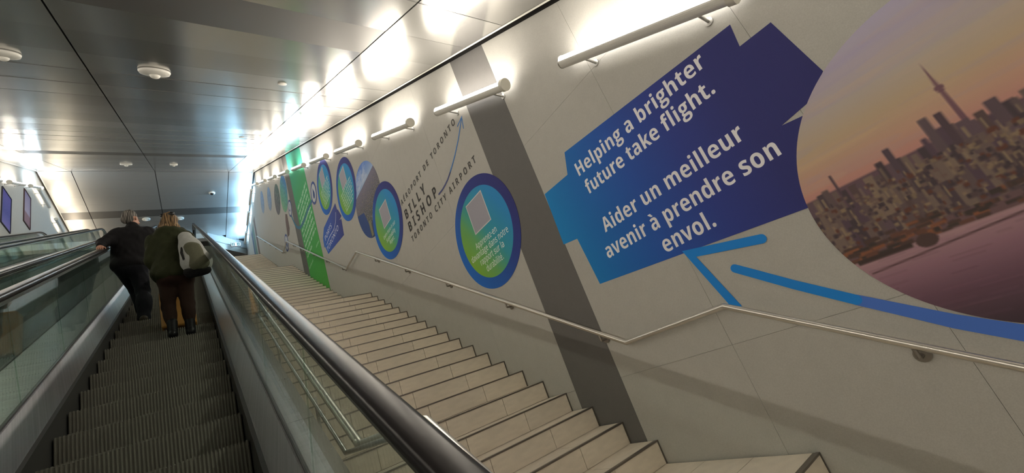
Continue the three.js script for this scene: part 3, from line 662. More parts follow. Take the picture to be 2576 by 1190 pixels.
// green banner, full height
{
  const u0 = -13.345, u1 = -11.43, top = (u) => -u * TAN + C / COS - 0.005, bot = (u) => -u * TAN - 2.62;
  const c = [-12.39, 6.5], t = graphic('wall_banner', 'tall green printed banner from ceiling to stairs with paragraphs of small text', 'banner', c[0], c[1], 0);
  const box = [u0, 3.0, u1, 9.9], tex = canvasTex(512, 1844, (g, w, h) => {
    g.fillStyle = lin(g, 0, 0, 0, h, [[0, '#35b0c8'], [0.16, '#3eae8c'], [0.35, '#44ac6a'], [0.7, '#4cb14c'], [1, '#54b53a']]); g.fillRect(0, 0, w, h);
    const k = w / (u1 - u0), X = (u) => (u - u0) * k, Y = (v) => (box[3] - v) * k;
    for (const v of [7.28, 7.1, 6.92, 6.74]) scribble(g, X(-13.15), X(-11.6), Y(v), 33, '#d2f0d8');
    for (const v of [6.5, 6.32, 6.14, 5.96, 5.78]) scribble(g, X(-13.2), X(-11.6), Y(v), 33, '#d2f0d8');
    scribble(g, X(-13.2), X(-12.4), Y(5.6), 33, '#d2f0d8'); scribble(g, X(-11.95), X(-11.5), Y(5.36), 20, '#a9dcae'); scribble(g, X(-13.25), X(-12.55), Y(5.24), 24, '#a9dcae');
  });
  const poly = [[u0, bot(u0)], [u1, bot(u1)], [u1, top(u1)], [u0, top(u0)]].map(([u, v]) => [u - c[0], v - c[1]]);
  part('banner_sheet', sheet(poly, [box[0] - c[0], box[1] - c[1], box[2] - c[0], box[3] - c[1]]), paper({ map: tex }), t);
}
{ const t = graphic('wall_graphic', 'thin dark blue route line curving across the green banner between badges', 'wall graphic', -12.8, 6.9, 1);
  part('route_line', sheet(stroke([[-11.25, 6.56], [-11.6, 6.6], [-12.0, 6.645], [-12.45, 6.64], [-12.85, 6.67], [-13.2, 6.72], [-13.5, 6.83], [-13.8, 7.03], [-14.0, 7.25], [-14.2, 7.6], [-14.25, 7.72]].map(([u, v]) => [u + 12.8, v - 6.9]), 0.10), [-1, -1, 1, 1]), paper({ color: new THREE.Color(0.05, 0.19, 0.30) }), t); }
function badge(U, Vv, r, label, icon) {
  const t = graphic('badge', label, 'wall sign', U, Vv, 2, 'small ringed badges');
  part('ring', sheet(ring(r * 0.78, r), [-1, -1, 1, 1]), paper({ color: new THREE.Color(0.055, 0.09, 0.30) }), t);
  const face = part('face', sheet(disc(r * 0.78), [-1, -1, 1, 1]), paper({ color: new THREE.Color(0.58, 0.60, 0.62) }), t);
  part('icon', sheet(icon(r), [-1, -1, 1, 1]), paper({ color: new THREE.Color(0.045, 0.09, 0.26) }), face, [0, 0, 0.001]);
}
const drop = (r) => { const s = new THREE.Shape(); s.moveTo(0, r * 0.5); s.bezierCurveTo(r * 0.1, r * 0.2, r * 0.32, 0, r * 0.32, -r * 0.18); s.absarc(0, -r * 0.18, r * 0.32, 0, -Math.PI, true); s.bezierCurveTo(-r * 0.32, 0, -r * 0.1, r * 0.2, 0, r * 0.5); return s; };
badge(-10.99, 6.62, 0.325, 'small ringed badge with a dark drop, right of the green banner', drop);
badge(-14.24, 7.985, 0.30, 'small ringed badge just past the second grey wall stripe', (r) => new THREE.Shape([[-0.45 * r, -0.1 * r], [-0.1 * r, -0.4 * r], [0.45 * r, 0.35 * r], [0.3 * r, 0.45 * r], [-0.1 * r, -0.1 * r], [-0.3 * r, 0.05 * r]].map((p) => new THREE.Vector2(...p))));
badge(-15.88, 7.45, 0.33, 'small ringed badge behind the bend of the wall handrail', drop);
function farRound(U, Vv, r, label, stops, name) {
  const t = graphic('round_print', label, 'wall graphic', U, Vv, 1, 'farthest round prints');
  const tex = canvasTex(256, 256, (g) => { g.fillStyle = lin(g, 30, 200, 220, 60, stops); g.fillRect(0, 0, 256, 256); for (let i = 0; i < 220; i++) { g.fillStyle = rnd() < 0.5 ? 'rgba(40,45,60,0.16)' : 'rgba(225,225,220,0.14)'; g.fillRect(256 * rnd(), 256 * rnd(), 6 + 16 * rnd(), 4 + 8 * rnd()); } });
  part('print_sheet', sheet(disc(r), [-r, -r, r, r]), paper({ map: tex }), t);
}
farRound(-14.75, 8.89, 0.67, 'far round green and blue print next to the second grey stripe', [[0, '#7fb58a'], [0.5, '#5aa59a'], [1, '#3f7fc4']]);
farRound(-16.07, 9.43, 0.60, 'far round dark photograph print, second past the grey stripe', [[0, '#6f6a72'], [0.6, '#5f6a6c'], [1, '#4d6a64']]);
farRound(-17.66, 10.40, 0.50, 'far round pale blue print, third past the grey stripe', [[0, '#8f9fb8'], [1, '#6f93c0']]);
farRound(-19.5, 11.32, 0.52, 'farthest round pale blue print before the upper level', [[0, '#93a5bd'], [1, '#7a9ac6']]);
{ const t = graphic('wall_graphic', 'brown printed figure above the far bend of the wall handrail', 'wall graphic', -15.2, 7.75, 1);
  part('print_sheet', sheet([[-0.3, -0.25], [0.05, -0.34], [0.3, -0.2], [0.34, 0.35], [0.05, 0.52], [-0.15, 0.3]], [-1, -1, 1, 1]), paper({ color: new THREE.Color(0.17, 0.12, 0.11) }), t); }
// tall prints at the head of the stairs
[[23.6, 24.3, [0.16, 0.27, 0.24], 'greenish'], [24.35, 24.9, [0.10, 0.16, 0.26], 'dark blue'], [22.75, 23.3, [0.20, 0.15, 0.13], 'brown']].forEach(([a, b, col, nm]) => {
  const t = graphic('tall_print', 'narrow ' + nm + ' upright print at the head of the stairs', 'wall graphic', -(a + b) / 2, 11.3, 0);
  part('print_sheet', sheet([[-(b - a) / 2, -1.25], [(b - a) / 2, -1.25], [(b - a) / 2, 1.1], [-(b - a) / 2, 1.1]], [-1, -1, 1, 1]), paper({ color: new THREE.Color(...col) }), t);
});

// ---------------------------------------------------------------- framed posters on the left wall
[[16.92, 17.70, 9.46, 10.69, ['#5a4fa6', '#4b4a9a', '#7d74bd'], 'nearer framed poster on the left wall, violet blue'], [18.92, 19.61, 10.58, 11.86, ['#8a7f9e', '#a99cb4', '#8d6c78'], 'farther framed poster on the left wall, pale lilac above dusky pink']].forEach(([d0, d1, y0, y1, cols, label], q) => {
  const t = thing('poster', label, 'poster', V(XL, (y0 + y1) / 2, (d0 + d1) / 2)), w = d1 - d0, h = y1 - y0;
  const tex = canvasTex(256, 440, (g) => { g.fillStyle = q ? lin(g, 0, 0, 0, 440, [[0, cols[0]], [0.62, cols[1]], [0.66, cols[2]], [1, cols[2]]]) : lin(g, 0, 0, 60, 440, [[0, cols[0]], [0.6, cols[1]], [1, cols[2]]]); g.fillRect(0, 0, 256, 440); for (let i = 0; i < 120; i++) { g.fillStyle = 'rgba(210,205,230,0.12)'; g.fillRect(256 * rnd(), 440 * rnd(), 20 * rnd(), 8 * rnd()); } });
  const fr = mergeGeometries([[w, 0.03, 0, h / 2], [w, 0.03, 0, -h / 2], [0.03, h, w / 2, 0], [0.03, h, -w / 2, 0]].map(([a, b, x, y]) => { const g = new THREE.BoxGeometry(0.03, b, a); g.translate(0.015, y, x); return g; }));
  part('frame', fr, std({ color: q ? 0x4a2f30 : 0x2c2a3c, roughness: 0.5 }), t);
  const pg = new THREE.PlaneGeometry(w - 0.02, h - 0.02); const b = new THREE.BoxGeometry(w - 0.02, h - 0.02, 0.012); b.rotateY(Math.PI / 2); part('print_sheet', b, paper({ map: tex }), t, [0.008, 0, 0]);
});

// ---------------------------------------------------------------- small ceiling fittings
function puck(name, label, category, pos, tilt, r, dome, group) {
  const t = thing(name, label, category, pos, group); t.rotation.x = tilt;
  const hh = dome ? 1 : 0.25;
  part('base', new THREE.LatheGeometry([[0, 0], [r, 0], [r, -0.018 * hh], [r * 0.93, -0.042 * hh], [r * 0.55, -0.058 * hh], [0, -0.06 * hh]].map((p) => new THREE.Vector2(p[0], p[1])).reverse(), 32), M.white, t);
  if (dome) part(dome === 2 ? 'camera_dome' : 'sensor', new THREE.SphereGeometry(r * (dome === 2 ? 0.62 : 0.34), 20, 12), dome === 2 ? M.black : M.white, t, [0, -0.06, 0], null, [1, 0.75, 1]);
  return t;
}
puck('ceiling_detector', 'large white ceiling detector right of the dark ceiling joint, nearest', 'detector', sl(-0.126, C, 7.204), TH, 0.165, 1);
puck('ceiling_detector', 'white ceiling detector at the left edge of the view', 'detector', sl(-1.40, C, 7.16), TH, 0.14, 1);
puck('ceiling_detector', 'small far ceiling detector left of the joint, just before the fold', 'detector', sl(-1.43, C, 20.39), TH, 0.17, 1);
puck('ceiling_detector', 'small far ceiling detector right of the joint, just before the fold', 'detector', sl(-0.10, C, 20.3), TH, 0.12, 1);
puck('ceiling_detector', 'white disc on the upper ceiling between the two riders heads', 'detector', V(-1.44, YC, 24.23), 0, 0.16, 1);
puck('ceiling_detector', 'white disc on the upper ceiling right of the woman', 'detector', V(-0.12, YC, 24.31), 0, 0.16, 1);
puck('dome_camera', 'white security camera with dark dome on the upper ceiling', 'camera', V(1.23, YC, 21.88), 0, 0.13, 2);
puck('sprinkler', 'small round sprinkler plate on the ceiling, nearer one', 'sprinkler', sl(1.328, C, 7.107), TH, 0.06, 0);
puck('sprinkler', 'small round sprinkler plate on the ceiling, farther one', 'sprinkler', sl(1.337, C, 12.643), TH, 0.06, 0);

// ---------------------------------------------------------------- exit sign
{
  const t = thing('exit_sign', 'small hanging green and white running man exit sign at the stair head', 'exit sign', V(2.32, 12.80, 26.9));
  part('box', new RoundedBoxGeometry(0.50, 0.27, 0.06, 2, 0.01), M.black, t);
  const tex = canvasTex(256, 136, (g) => {
    g.fillStyle = '#f4fbff'; g.fillRect(0, 0, 256, 136); g.fillStyle = '#05707c'; g.fillRect(14, 14, 82, 108); g.fillRect(160, 14, 82, 108);
    g.fillStyle = '#f4fbff'; g.beginPath(); g.arc(60, 40, 11, 0, 7); g.fill(); g.lineWidth = 10; g.strokeStyle = '#f4fbff'; g.lineCap = 'round'; g.beginPath(); g.moveTo(56, 56); g.lineTo(52, 84); g.lineTo(70, 108); g.moveTo(52, 84); g.lineTo(34, 108); g.moveTo(34, 66); g.lineTo(56, 58); g.lineTo(78, 72); g.stroke();
    g.beginPath(); g.moveTo(178, 70); g.lineTo(222, 70); g.moveTo(206, 52); g.lineTo(224, 70); g.lineTo(206, 88); g.stroke();
  });
  const f = new THREE.PlaneGeometry(0.46, 0.235); part('face', new THREE.BoxGeometry(0.46, 0.235, 0.006), std({ color: 0x222222, map: tex, emissive: 0xffffff, emissiveMap: tex, emissiveIntensity: 0.85, roughness: 0.4 }), t, [0, 0, 0.032]);
  for (const s of [-1, 1]) part('rod', cyl(new THREE.Vector3(s * 0.16, 0.13, 0), new THREE.Vector3(s * 0.16, 0.53, 0), 0.008, 0.008, 8), M.steel, t);
  const L = new THREE.RectAreaLight(new THREE.Color(0.7, 0.95, 1), 1.0, 0.44, 0.22); L.position.set(0, 0, 0.045); L.rotation.y = Math.PI; L.name = 'sign_light'; t.add(L);
}

// ---------------------------------------------------------------- people
const len3 = (x, y, z) => Math.sqrt(x * x + y * y + z * z);
const cone = (a, b, r1, r2, k = 0.03) => ({ t: 0, a, b, r1, r2, k });
const ell = (c, r, k = 0.03, rot) => ({ t: 1, a: c, r, k, rot });
function primDist(p, x, y, z) {
  if (p.t === 0) {
    const bx_ = p.b[0] - p.a[0], by = p.b[1] - p.a[1], bz = p.b[2] - p.a[2], ax = x - p.a[0], ay = y - p.a[1], az = z - p.a[2];
    let h = (ax * bx_ + ay * by + az * bz) / (bx_ * bx_ + by * by + bz * bz + 1e-9); h = h < 0 ? 0 : h > 1 ? 1 : h;
    return len3(ax - bx_ * h, ay - by * h, az - bz * h) - (p.r1 + (p.r2 - p.r1) * h);
  }
  let dx = x - p.a[0], dy = y - p.a[1], dz = z - p.a[2];
  if (p.rot) { const c = Math.cos(p.rot), s = Math.sin(p.rot), q = dx * c + dy * s; dy = -dx * s + dy * c; dx = q; }
  const k0 = len3(dx / p.r[0], dy / p.r[1], dz / p.r[2]), k1 = len3(dx / p.r[0] ** 2, dy / p.r[1] ** 2, dz / p.r[2] ** 2);
  return k1 < 1e-9 ? -Math.min(...p.r) : k0 * (k0 - 1) / k1;
}
function field(prims) {
  return (x, y, z) => {
    let d = 1e3;
    for (const p of prims) { const e = primDist(p, x, y, z); if (p.cut) { d = Math.max(d, -e); continue; } const h = Math.max(p.k - Math.abs(d - e), 0) / p.k; d = Math.min(d, e) - h * h * p.k * 0.25; }
    return d;
  };
}
function nets(prims, cell, rough = 0) {                       // surface nets over the field of the primitives; coordinates x, y, depth
  const lo = [1e9, 1e9, 1e9], hi = [-1e9, -1e9, -1e9];
  for (const p of prims) { if (p.cut) continue; const ends = p.t === 0 ? [[p.a, p.r1], [p.b, p.r2]] : [[p.a, Math.max(...p.r)]]; for (const [c, r] of ends) for (let i = 0; i < 3; i++) { lo[i] = Math.min(lo[i], c[i] - r - 0.03); hi[i] = Math.max(hi[i], c[i] + r + 0.03); } }
  const n = lo.map((l, i) => Math.ceil((hi[i] - l) / cell) + 2), f0 = field(prims);
  const f = rough ? (x, y, z) => f0(x, y, z) + rough * (vn(x * 22 + 9, y * 16 + z * 13, 64) - 0.5) * 2 : f0;
  const A = new Float32Array(n[0] * n[1] * n[2]), id = (i, j, k) => (k * n[1] + j) * n[0] + i;
  for (let k = 0; k < n[2]; k++) for (let j = 0; j < n[1]; j++) for (let i = 0; i < n[0]; i++) A[id(i, j, k)] = f(lo[0] + i * cell, lo[1] + j * cell, lo[2] + k * cell);
  const vid = new Int32Array(A.length).fill(-1), pos = [], idx = [];
  for (let k = 0; k < n[2] - 1; k++) for (let j = 0; j < n[1] - 1; j++) for (let i = 0; i < n[0] - 1; i++) {
    let s = 0; const v = []; for (let c = 0; c < 8; c++) { const a = A[id(i + (c & 1), j + ((c >> 1) & 1), k + (c >> 2))]; v.push(a); if (a < 0) s++; }
    if (s === 0 || s === 8) continue;
    let cx = 0, cy = 0, cz = 0, m = 0;
    for (let c = 0; c < 8; c++) for (const b of [1, 2, 4]) { if (c & b) continue; const d = c | b; if ((v[c] < 0) === (v[d] < 0)) continue; const t = v[c] / (v[c] - v[d]); cx += (c & 1) + (b === 1 ? t : 0); cy += ((c >> 1) & 1) + (b === 2 ? t : 0); cz += (c >> 2) + (b === 4 ? t : 0); m++; }
    vid[id(i, j, k)] = pos.length / 3; pos.push(lo[0] + (i + cx / m) * cell, lo[1] + (j + cy / m) * cell, -(lo[2] + (k + cz / m) * cell));
  }
  const quad = (a, b, c, d, flip) => { if (a < 0 || b < 0 || c < 0 || d < 0) return; flip ? idx.push(a, c, b, a, d, c) : idx.push(a, b, c, a, c, d); };
  for (let k = 1; k < n[2] - 1; k++) for (let j = 1; j < n[1] - 1; j++) for (let i = 1; i < n[0] - 1; i++) {
    const a = A[id(i, j, k)] < 0;
    if (a !== A[id(i + 1, j, k)] < 0) quad(vid[id(i, j - 1, k - 1)], vid[id(i, j, k - 1)], vid[id(i, j, k)], vid[id(i, j - 1, k)], a);
    if (a !== A[id(i, j + 1, k)] < 0) quad(vid[id(i - 1, j, k - 1)], vid[id(i - 1, j, k)], vid[id(i, j, k)], vid[id(i, j, k - 1)], a);
    if (a !== A[id(i, j, k + 1)] < 0) quad(vid[id(i - 1, j - 1, k)], vid[id(i, j - 1, k)], vid[id(i, j, k)], vid[id(i - 1, j, k)], a);
  }
  const g = new THREE.BufferGeometry(); g.setAttribute('position', new THREE.Float32BufferAttribute(pos, 3)); g.setIndex(idx);
  // normals from the field
  const N = new Float32Array(pos.length), e = cell * 0.6;
  for (let q = 0; q < pos.length; q += 3) { const x = pos[q], y = pos[q + 1], z = -pos[q + 2]; let a = f(x + e, y, z) - f(x - e, y, z), b = f(x, y + e, z) - f(x, y - e, z), c = -(f(x, y, z + e) - f(x, y, z - e)); const l = len3(a, b, c) || 1; N[q] = a / l; N[q + 1] = b / l; N[q + 2] = c / l; }
  g.setAttribute('normal', new THREE.BufferAttribute(N, 3));
  const uv = new Float32Array(pos.length / 3 * 2); for (let q = 0; q < pos.length / 3; q++) { uv[2 * q] = pos[3 * q] * 4; uv[2 * q + 1] = pos[3 * q + 1] * 4; } g.setAttribute('uv', new THREE.BufferAttribute(uv, 2));
  return g;
}
const shiftP = (prims, o) => prims.map((p) => ({ ...p, a: p.a.map((v, i) => v - o[i]), ...(p.b ? { b: p.b.map((v, i) => v - o[i]) } : {}) }));
// head, facing +depth by default; turn about the upright axis
function headPrims(c, turn, s = 1) {
  const R = (x, y, z) => [c[0] + s * (x * Math.cos(turn) + z * Math.sin(turn)), c[1] + s * y, c[2] + s * (-x * Math.sin(turn) + z * Math.cos(turn))];
  return [ell(R(0, 0.03, -0.012), [0.076 * s, 0.098 * s, 0.094 * s], 0.03), ell(R(0, -0.04, 0.03), [0.058 * s, 0.075 * s, 0.062 * s], 0.03), cone(R(0, 0.012, 0.088), R(0, -0.022, 0.108), 0.008 * s, 0.014 * s, 0.015), ell(R(0, -0.062, 0.086), [0.022 * s, 0.007 * s, 0.01 * s], 0.008),
    ell(R(0.03, 0.012, 0.082), [0.012 * s, 0.008 * s, 0.008 * s], 0.006), ell(R(-0.03, 0.012, 0.082), [0.012 * s, 0.008 * s, 0.008 * s], 0.006),
    ell(R(0.080, -0.005, -0.005), [0.010 * s, 0.030 * s, 0.018 * s], 0.008), ell(R(-0.080, -0.005, -0.005), [0.010 * s, 0.030 * s, 0.018 * s], 0.008), { R }];
}
// hand: wrist, direction of the fingers, palm normal; curl bends the fingers towards the palm side
function handPrims(w, dir, nrm, curl, side) {
  const D = new THREE.Vector3(...dir).normalize(), Nn = new THREE.Vector3(...nrm); Nn.addScaledVector(D, -Nn.dot(D)).normalize(); const S = new THREE.Vector3().crossVectors(D, Nn).multiplyScalar(side);
  const at = (d, s, n) => [w[0] + D.x * d + S.x * s + Nn.x * n, w[1] + D.y * d + S.y * s + Nn.y * n, w[2] + D.z * d + S.z * s + Nn.z * n];
  const out = [cone(at(0, 0, 0), at(0.03, 0, 0), 0.024, 0.026, 0.015), cone(at(0.03, 0.018, 0), at(0.078, 0.024, 0), 0.019, 0.015, 0.015), cone(at(0.03, -0.014, 0), at(0.076, -0.022, 0), 0.019, 0.014, 0.015), cone(at(0.03, 0, 0), at(0.078, 0, 0), 0.019, 0.015, 0.015)];
  const F = [[0.029, 0.062, 0.0085], [0.010, 0.070, 0.009], [-0.009, 0.066, 0.0087], [-0.027, 0.052, 0.0078]];
  for (const [s, L, r] of F) { let p = [0.080, 0]; const pts = [at(0.076, s, 0)]; let a = 0; for (let i = 0; i < 3; i++) { a += curl * (i ? 1 : 0.8); const l = L * [0.44, 0.32, 0.24][i]; p = [p[0] + l * Math.cos(a), p[1] + l * Math.sin(a)]; pts.push(at(p[0], s * 1.04, p[1])); } for (let i = 0; i < 3; i++) out.push(cone(pts[i], pts[i + 1], r * (1 - 0.07 * i), r * (0.93 - 0.07 * i), 0.004)); }
  out.push(cone(at(0.018, 0.022, 0.004), at(0.048, 0.046, 0.012), 0.013, 0.0105, 0.008), cone(at(0.048, 0.046, 0.012), at(0.074, 0.052, 0.026), 0.0105, 0.0085, 0.004));
  return out;
}
const skin = std({ color: new THREE.Color(0.34, 0.17, 0.11), roughness: 0.6 });
const cloth = (r, g, b, ro = 0.85) => new THREE.MeshPhysicalMaterial({ color: new THREE.Color(r, g, b), roughness: ro, specularIntensity: 0.25, map: rubT });
const hairT = noiseTex(128, (x, y) => { const v = 60 + 190 * Math.pow(vn(x / 3.2, y / 32, 40), 1.2); return [v, v, v]; });
const hairMat = (r, g, b) => new THREE.MeshPhysicalMaterial({ color: new THREE.Color(r, g, b), roughness: 0.7, specularIntensity: 0.4, map: hairT });

// ---- man in black, left hand on the handrail
{
  const o = [-0.58, 2.485, 7.55], t = thing('person', 'man in black jacket and dark trousers holding the left escalator handrail', 'person', V(...o));
  const add = (name, prims, cell, mat, rough) => part(name, nets(shiftP(prims, o), cell, rough), mat, t);
  const hp = headPrims([-0.615, 4.135, 7.52], 0.75), R = hp.pop().R;
  const shL = [-0.79, 3.885, 7.50], elL = [-0.925, 3.70, 7.36], wrL = [-0.925, 3.545, 7.17], shR = [-0.43, 3.90, 7.53], elR = [-0.37, 3.65, 7.62], wrR = [-0.45, 3.72, 7.84];
  const hipL = [-0.74, 3.36, 7.56], hipR = [-0.585, 3.345, 7.56], knR = [-0.555, 2.99, 7.60], anR = [-0.555, 2.575, 7.53], knL = [-0.66, 3.16, 7.93], anL = [-0.60, 2.80, 7.93];
  add('body', [...hp, cone([-0.61, 3.93, 7.50], [-0.615, 4.06, 7.51], 0.058, 0.055), cone([-0.62, 3.88, 7.51], [-0.66, 3.42, 7.55], 0.13, 0.12), cone(shL, elL, 0.045, 0.036), cone(elL, wrL, 0.036, 0.026), cone(shR, elR, 0.045, 0.036), cone(elR, wrR, 0.036, 0.026), cone(hipL, knL, 0.07, 0.05), cone(knL, anL, 0.05, 0.035), cone(hipR, knR, 0.07, 0.05), cone(knR, anR, 0.05, 0.035),
    ...handPrims(wrL, [0.02, -0.30, -0.55], [0.05, -0.8, 0.45], 0.45, -1), ...handPrims(wrR, [-0.3, 0.2, 0.6], [-0.6, 0.2, -0.3], 0.5, 1)], 0.0065, skin);
  add('jacket', [cone([-0.745, 3.875, 7.51], [-0.475, 3.89, 7.53], 0.105, 0.10, 0.06), cone([-0.62, 3.82, 7.53], [-0.665, 3.46, 7.55], 0.165, 0.155, 0.08), cone([-0.72, 3.82, 7.53], [-0.755, 3.44, 7.55], 0.135, 0.125, 0.08), cone([-0.51, 3.82, 7.54], [-0.545, 3.46, 7.56], 0.13, 0.12, 0.08), ell([-0.66, 3.40, 7.54], [0.215, 0.10, 0.165], 0.06), cone(shL, elL, 0.085, 0.068, 0.05), cone(elL, [wrL[0], wrL[1] + 0.02, wrL[2] + 0.02], 0.064, 0.046, 0.03), cone(shR, elR, 0.085, 0.066, 0.05), cone(elR, [-0.44, 3.71, 7.80], 0.062, 0.044, 0.03), cone([-0.60, 3.95, 7.49], [-0.608, 4.005, 7.49], 0.088, 0.072, 0.04), { ...ell([-0.61, 4.08, 7.53], [0.055, 0.07, 0.06]), cut: 1 }], 0.011, cloth(0.010, 0.0095, 0.011, 0.8), 0.006);
  add('trousers', [cone(hipL, knL, 0.105, 0.078, 0.05), cone(knL, [anL[0], anL[1] - 0.02, anL[2]], 0.078, 0.062, 0.03), cone(hipR, knR, 0.115, 0.085, 0.05), cone(knR, [anR[0], anR[1] - 0.03, anR[2]], 0.083, 0.072, 0.03), ell([-0.535, 2.80, 7.53], [0.085, 0.16, 0.085], 0.05), ell([-0.66, 3.36, 7.54], [0.165, 0.12, 0.14], 0.06)], 0.011, cloth(0.0085, 0.009, 0.0125), 0.005);
  for (const [a, y] of [[anR, 2.487], [anL, 2.711]]) add('shoe', [cone([a[0], y + 0.045, a[2] - 0.05], [a[0], y + 0.04, a[2] + 0.14], 0.044, 0.036, 0.02), cone([a[0], y + 0.05, a[2] - 0.03], [a[0], y + 0.10, a[2] - 0.01], 0.048, 0.044, 0.02), { ...ell([a[0], y - 0.5, a[2]], [2, 0.5, 2]), cut: 1 }], 0.009, cloth(0.035, 0.028, 0.018, 0.6));
  add('hair', [ell(R(0, 0.052, -0.03), [0.088, 0.098, 0.096], 0.02), ell(R(0, -0.01, -0.055), [0.079, 0.072, 0.062], 0.03), { ...ell(R(0, -0.02, 0.11), [0.085, 0.12, 0.085]), cut: 1 }, { ...ell(R(0.095, -0.02, 0.012), [0.035, 0.045, 0.032]), cut: 1 }, { ...ell(R(-0.095, -0.02, 0.012), [0.035, 0.045, 0.032]), cut: 1 }], 0.006, hairMat(0.30, 0.275, 0.245), 0.009);
}
// ---- woman in a green parka
const wz = 6.28;
{
  const o = [-0.14, 1.813, wz], t = thing('person', 'woman in dark green parka and brown leggings standing on the escalator', 'person', V(...o));
  const add = (name, prims, cell, mat, rough) => part(name, nets(shiftP(prims, o), cell, rough), mat, t);
  const hp = headPrims([-0.145, 3.365, wz + 0.01], 0.15, 0.95), R = hp.pop().R;
  const shL = [-0.315, 3.135, wz], elL = [-0.355, 2.86, wz + 0.0], wrL = [-0.30, 2.68, wz + 0.17], shR = [0.015, 3.15, wz], elR = [0.10, 2.87, wz + 0.05], wrR = [0.03, 2.90, wz + 0.26];
  const hL = [-0.215, 2.55, wz], hR = [-0.06, 2.55, wz], kL = [-0.235, 2.235, wz + 0.02], kR = [-0.045, 2.235, wz + 0.02], aL = [-0.213, 1.92, wz - 0.04], aR = [-0.045, 1.92, wz - 0.01];
  add('body', [...hp, cone([-0.145, 3.17, wz], [-0.145, 3.30, wz], 0.05, 0.048), cone([-0.15, 3.12, wz], [-0.14, 2.62, wz], 0.11, 0.12), cone(shL, elL, 0.04, 0.032), cone(elL, wrL, 0.032, 0.023), cone(shR, elR, 0.04, 0.032), cone(elR, wrR, 0.032, 0.023), cone(hL, kL, 0.07, 0.045), cone(kL, aL, 0.045, 0.03), cone(hR, kR, 0.07, 0.045), cone(kR, aR, 0.045, 0.03),
    ...handPrims(wrL, [0.02, -0.6, 0.3], [0.6, 0, 0.1], 0.4, 1), ...handPrims(wrR, [-0.2, 0.2, 0.5], [-0.3, -0.1, 0.1], 0.7, 1)], 0.0065, skin);
  add('parka', [cone([-0.275, 3.125, wz], [-0.03, 3.14, wz], 0.095, 0.09, 0.06), cone([-0.16, 3.07, wz], [-0.145, 2.78, wz], 0.15, 0.15, 0.08), cone([-0.21, 3.05, wz], [-0.225, 2.70, wz], 0.13, 0.135, 0.08), cone([-0.09, 3.05, wz], [-0.06, 2.70, wz], 0.13, 0.14, 0.08), ell([-0.135, 2.66, wz], [0.23, 0.14, 0.19], 0.07), cone(shL, elL, 0.082, 0.07, 0.05), cone(elL, [wrL[0], wrL[1] + 0.03, wrL[2] - 0.02], 0.068, 0.05, 0.03), cone(shR, elR, 0.082, 0.07, 0.05), cone(elR, [0.04, 2.90, wz + 0.22], 0.066, 0.05, 0.03), ell([-0.155, 3.20, wz - 0.075], [0.145, 0.085, 0.085], 0.05), cone([-0.24, 3.22, wz - 0.02], [-0.055, 3.235, wz - 0.02], 0.06, 0.06, 0.04), { ...ell([-0.14, 3.335, wz + 0.06], [0.085, 0.085, 0.10]), cut: 1 }, { ...ell([-0.135, 2.0, wz], [1, 0.545, 1]), cut: 1 }], 0.011, cloth(0.026, 0.030, 0.013, 0.85), 0.009);
  add('leggings', [cone(hL, kL, 0.10, 0.068, 0.03), cone(kL, [aL[0], aL[1] + 0.03, aL[2]], 0.068, 0.045, 0.03), cone(hR, kR, 0.10, 0.07, 0.03), cone(kR, [aR[0], aR[1] + 0.03, aR[2]], 0.07, 0.047, 0.03), ell([-0.137, 2.56, wz], [0.185, 0.10, 0.15], 0.04), ell([-0.225, 2.13, wz - 0.01], [0.064, 0.12, 0.066], 0.03), ell([-0.045, 2.13, wz - 0.005], [0.066, 0.12, 0.068], 0.03)], 0.010, cloth(0.026, 0.013, 0.009));
  for (const a of [aL, aR]) { const y = 1.815; add('boot', [cone([a[0], y + 0.045, a[2] - 0.03], [a[0], y + 0.038, a[2] + 0.15], 0.042, 0.034, 0.02), cone([a[0], y + 0.05, a[2]], [a[0], y + 0.20, a[2] + 0.005], 0.047, 0.053, 0.02), { ...ell([a[0], y - 0.5, a[2]], [2, 0.5, 2]), cut: 1 }], 0.009, cloth(0.008, 0.008, 0.009, 0.45)); }
  add('hair', [ell(R(0, 0.045, -0.03), [0.092, 0.10, 0.10], 0.02), ell(R(0.0, -0.055, -0.05), [0.10, 0.075, 0.07], 0.03), ell(R(0.085, -0.09, -0.02), [0.035, 0.06, 0.05], 0.03), ell(R(-0.085, -0.09, -0.02), [0.035, 0.06, 0.05], 0.03), ell(R(0.0, 0.09, -0.075), [0.055, 0.042, 0.045], 0.02), { ...ell(R(0, -0.03, 0.115), [0.08, 0.12, 0.085]), cut: 1 }], 0.006, hairMat(0.40, 0.25, 0.12), 0.014);
  add('hair_clip', [cone(R(-0.055, 0.09, -0.105), R(0.055, 0.10, -0.105), 0.018, 0.018, 0.01), ell(R(-0.045, 0.085, -0.112), [0.033, 0.026, 0.018], 0.01), ell(R(0.05, 0.10, -0.112), [0.033, 0.026, 0.018], 0.01)], 0.005, M.black);
}
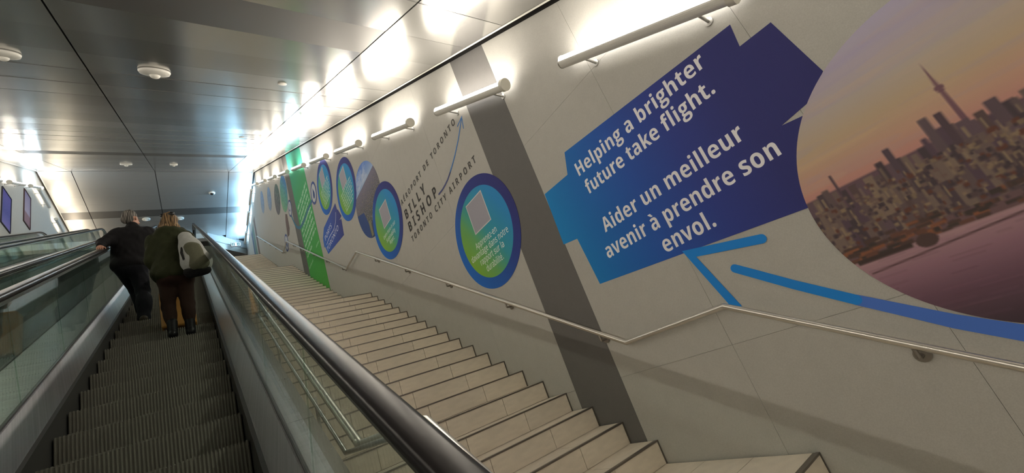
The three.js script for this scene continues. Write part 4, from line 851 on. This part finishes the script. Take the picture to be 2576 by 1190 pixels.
// ---- backpack on her right shoulder
{
  const o = [0.055, 2.50, wz - 0.21], t = thing('backpack', 'light grey backpack with a darker olive pocket on the woman right shoulder', 'backpack', V(...o));
  const add = (name, prims, cell, mat, rough) => part(name, nets(shiftP(prims, o), cell, rough), mat, t);
  const z = wz - 0.235;
  add('bag_body', [cone([0.0, 3.05, z + 0.03], [0.075, 2.72, z], 0.075, 0.145, 0.05), cone([0.04, 2.90, z], [0.10, 2.66, z], 0.115, 0.125, 0.05), ell([0.085, 2.68, z], [0.155, 0.155, 0.125], 0.05), { ...ell([0.05, 2.2, z], [1, 0.33, 1]), cut: 1 }], 0.009, cloth(0.36, 0.37, 0.35, 0.8), 0.004);
  add('pocket', [cone([0.035, 2.85, z - 0.085], [0.085, 2.62, z - 0.075], 0.065, 0.085, 0.04), cone([0.09, 2.845, z - 0.085], [0.145, 2.63, z - 0.075], 0.055, 0.072, 0.05), { ...ell([0.05, 2.2, z], [1, 0.345, 1]), cut: 1 }], 0.008, cloth(0.105, 0.108, 0.072, 0.85), 0.003);
  add('bottom_panel', [cone([0.02, 2.555, z], [0.16, 2.57, z], 0.075, 0.06, 0.03), ell([0.09, 2.555, z], [0.13, 0.05, 0.09], 0.03)], 0.008, cloth(0.012, 0.012, 0.013));
  part('strap', tube([[-0.03, 3.10, z + 0.05], [-0.02, 3.20, z + 0.16], [0.02, 3.17, z + 0.30], [0.045, 3.02, z + 0.37]].map((p) => V(p[0] - o[0], p[1] - o[1], p[2] - o[2])), 0.016, 8), cloth(0.02, 0.02, 0.02), t);
  part('side_strap', tube([[-0.045, 2.86, z - 0.075], [-0.055, 2.78, z - 0.10], [-0.035, 2.68, z - 0.105]].map((p) => V(p[0] - o[0], p[1] - o[1], p[2] - o[2])), 0.012, 8), cloth(0.02, 0.02, 0.02), t);
}
// ---- orange case on the next step, seen between her legs
{
  const t = thing('suitcase', 'mustard orange case standing on the step in front of the woman, seen between her legs', 'suitcase', V(-0.155, 2.037, 6.74));
  part('shell', new RoundedBoxGeometry(0.36, 0.50, 0.20, 4, 0.035), std({ color: new THREE.Color(0.30, 0.135, 0.02), roughness: 0.6 }), t, [0, 0.30, 0]);
  for (const sx of [-1, 1]) for (const sz of [-1, 1]) { const w = new THREE.CylinderGeometry(0.024, 0.024, 0.018, 14); w.rotateZ(Math.PI / 2); part('wheel', w, M.black, t, [sx * 0.14, 0.026, sz * 0.07]); }
  part('handle', rail([new THREE.Vector3(-0.07, 0.55, -0.05), new THREE.Vector3(-0.07, 0.80, -0.05), new THREE.Vector3(0.07, 0.80, -0.05), new THREE.Vector3(0.07, 0.55, -0.05)], 0.008), M.steel, t);
}
renderer.render(scene, camera);
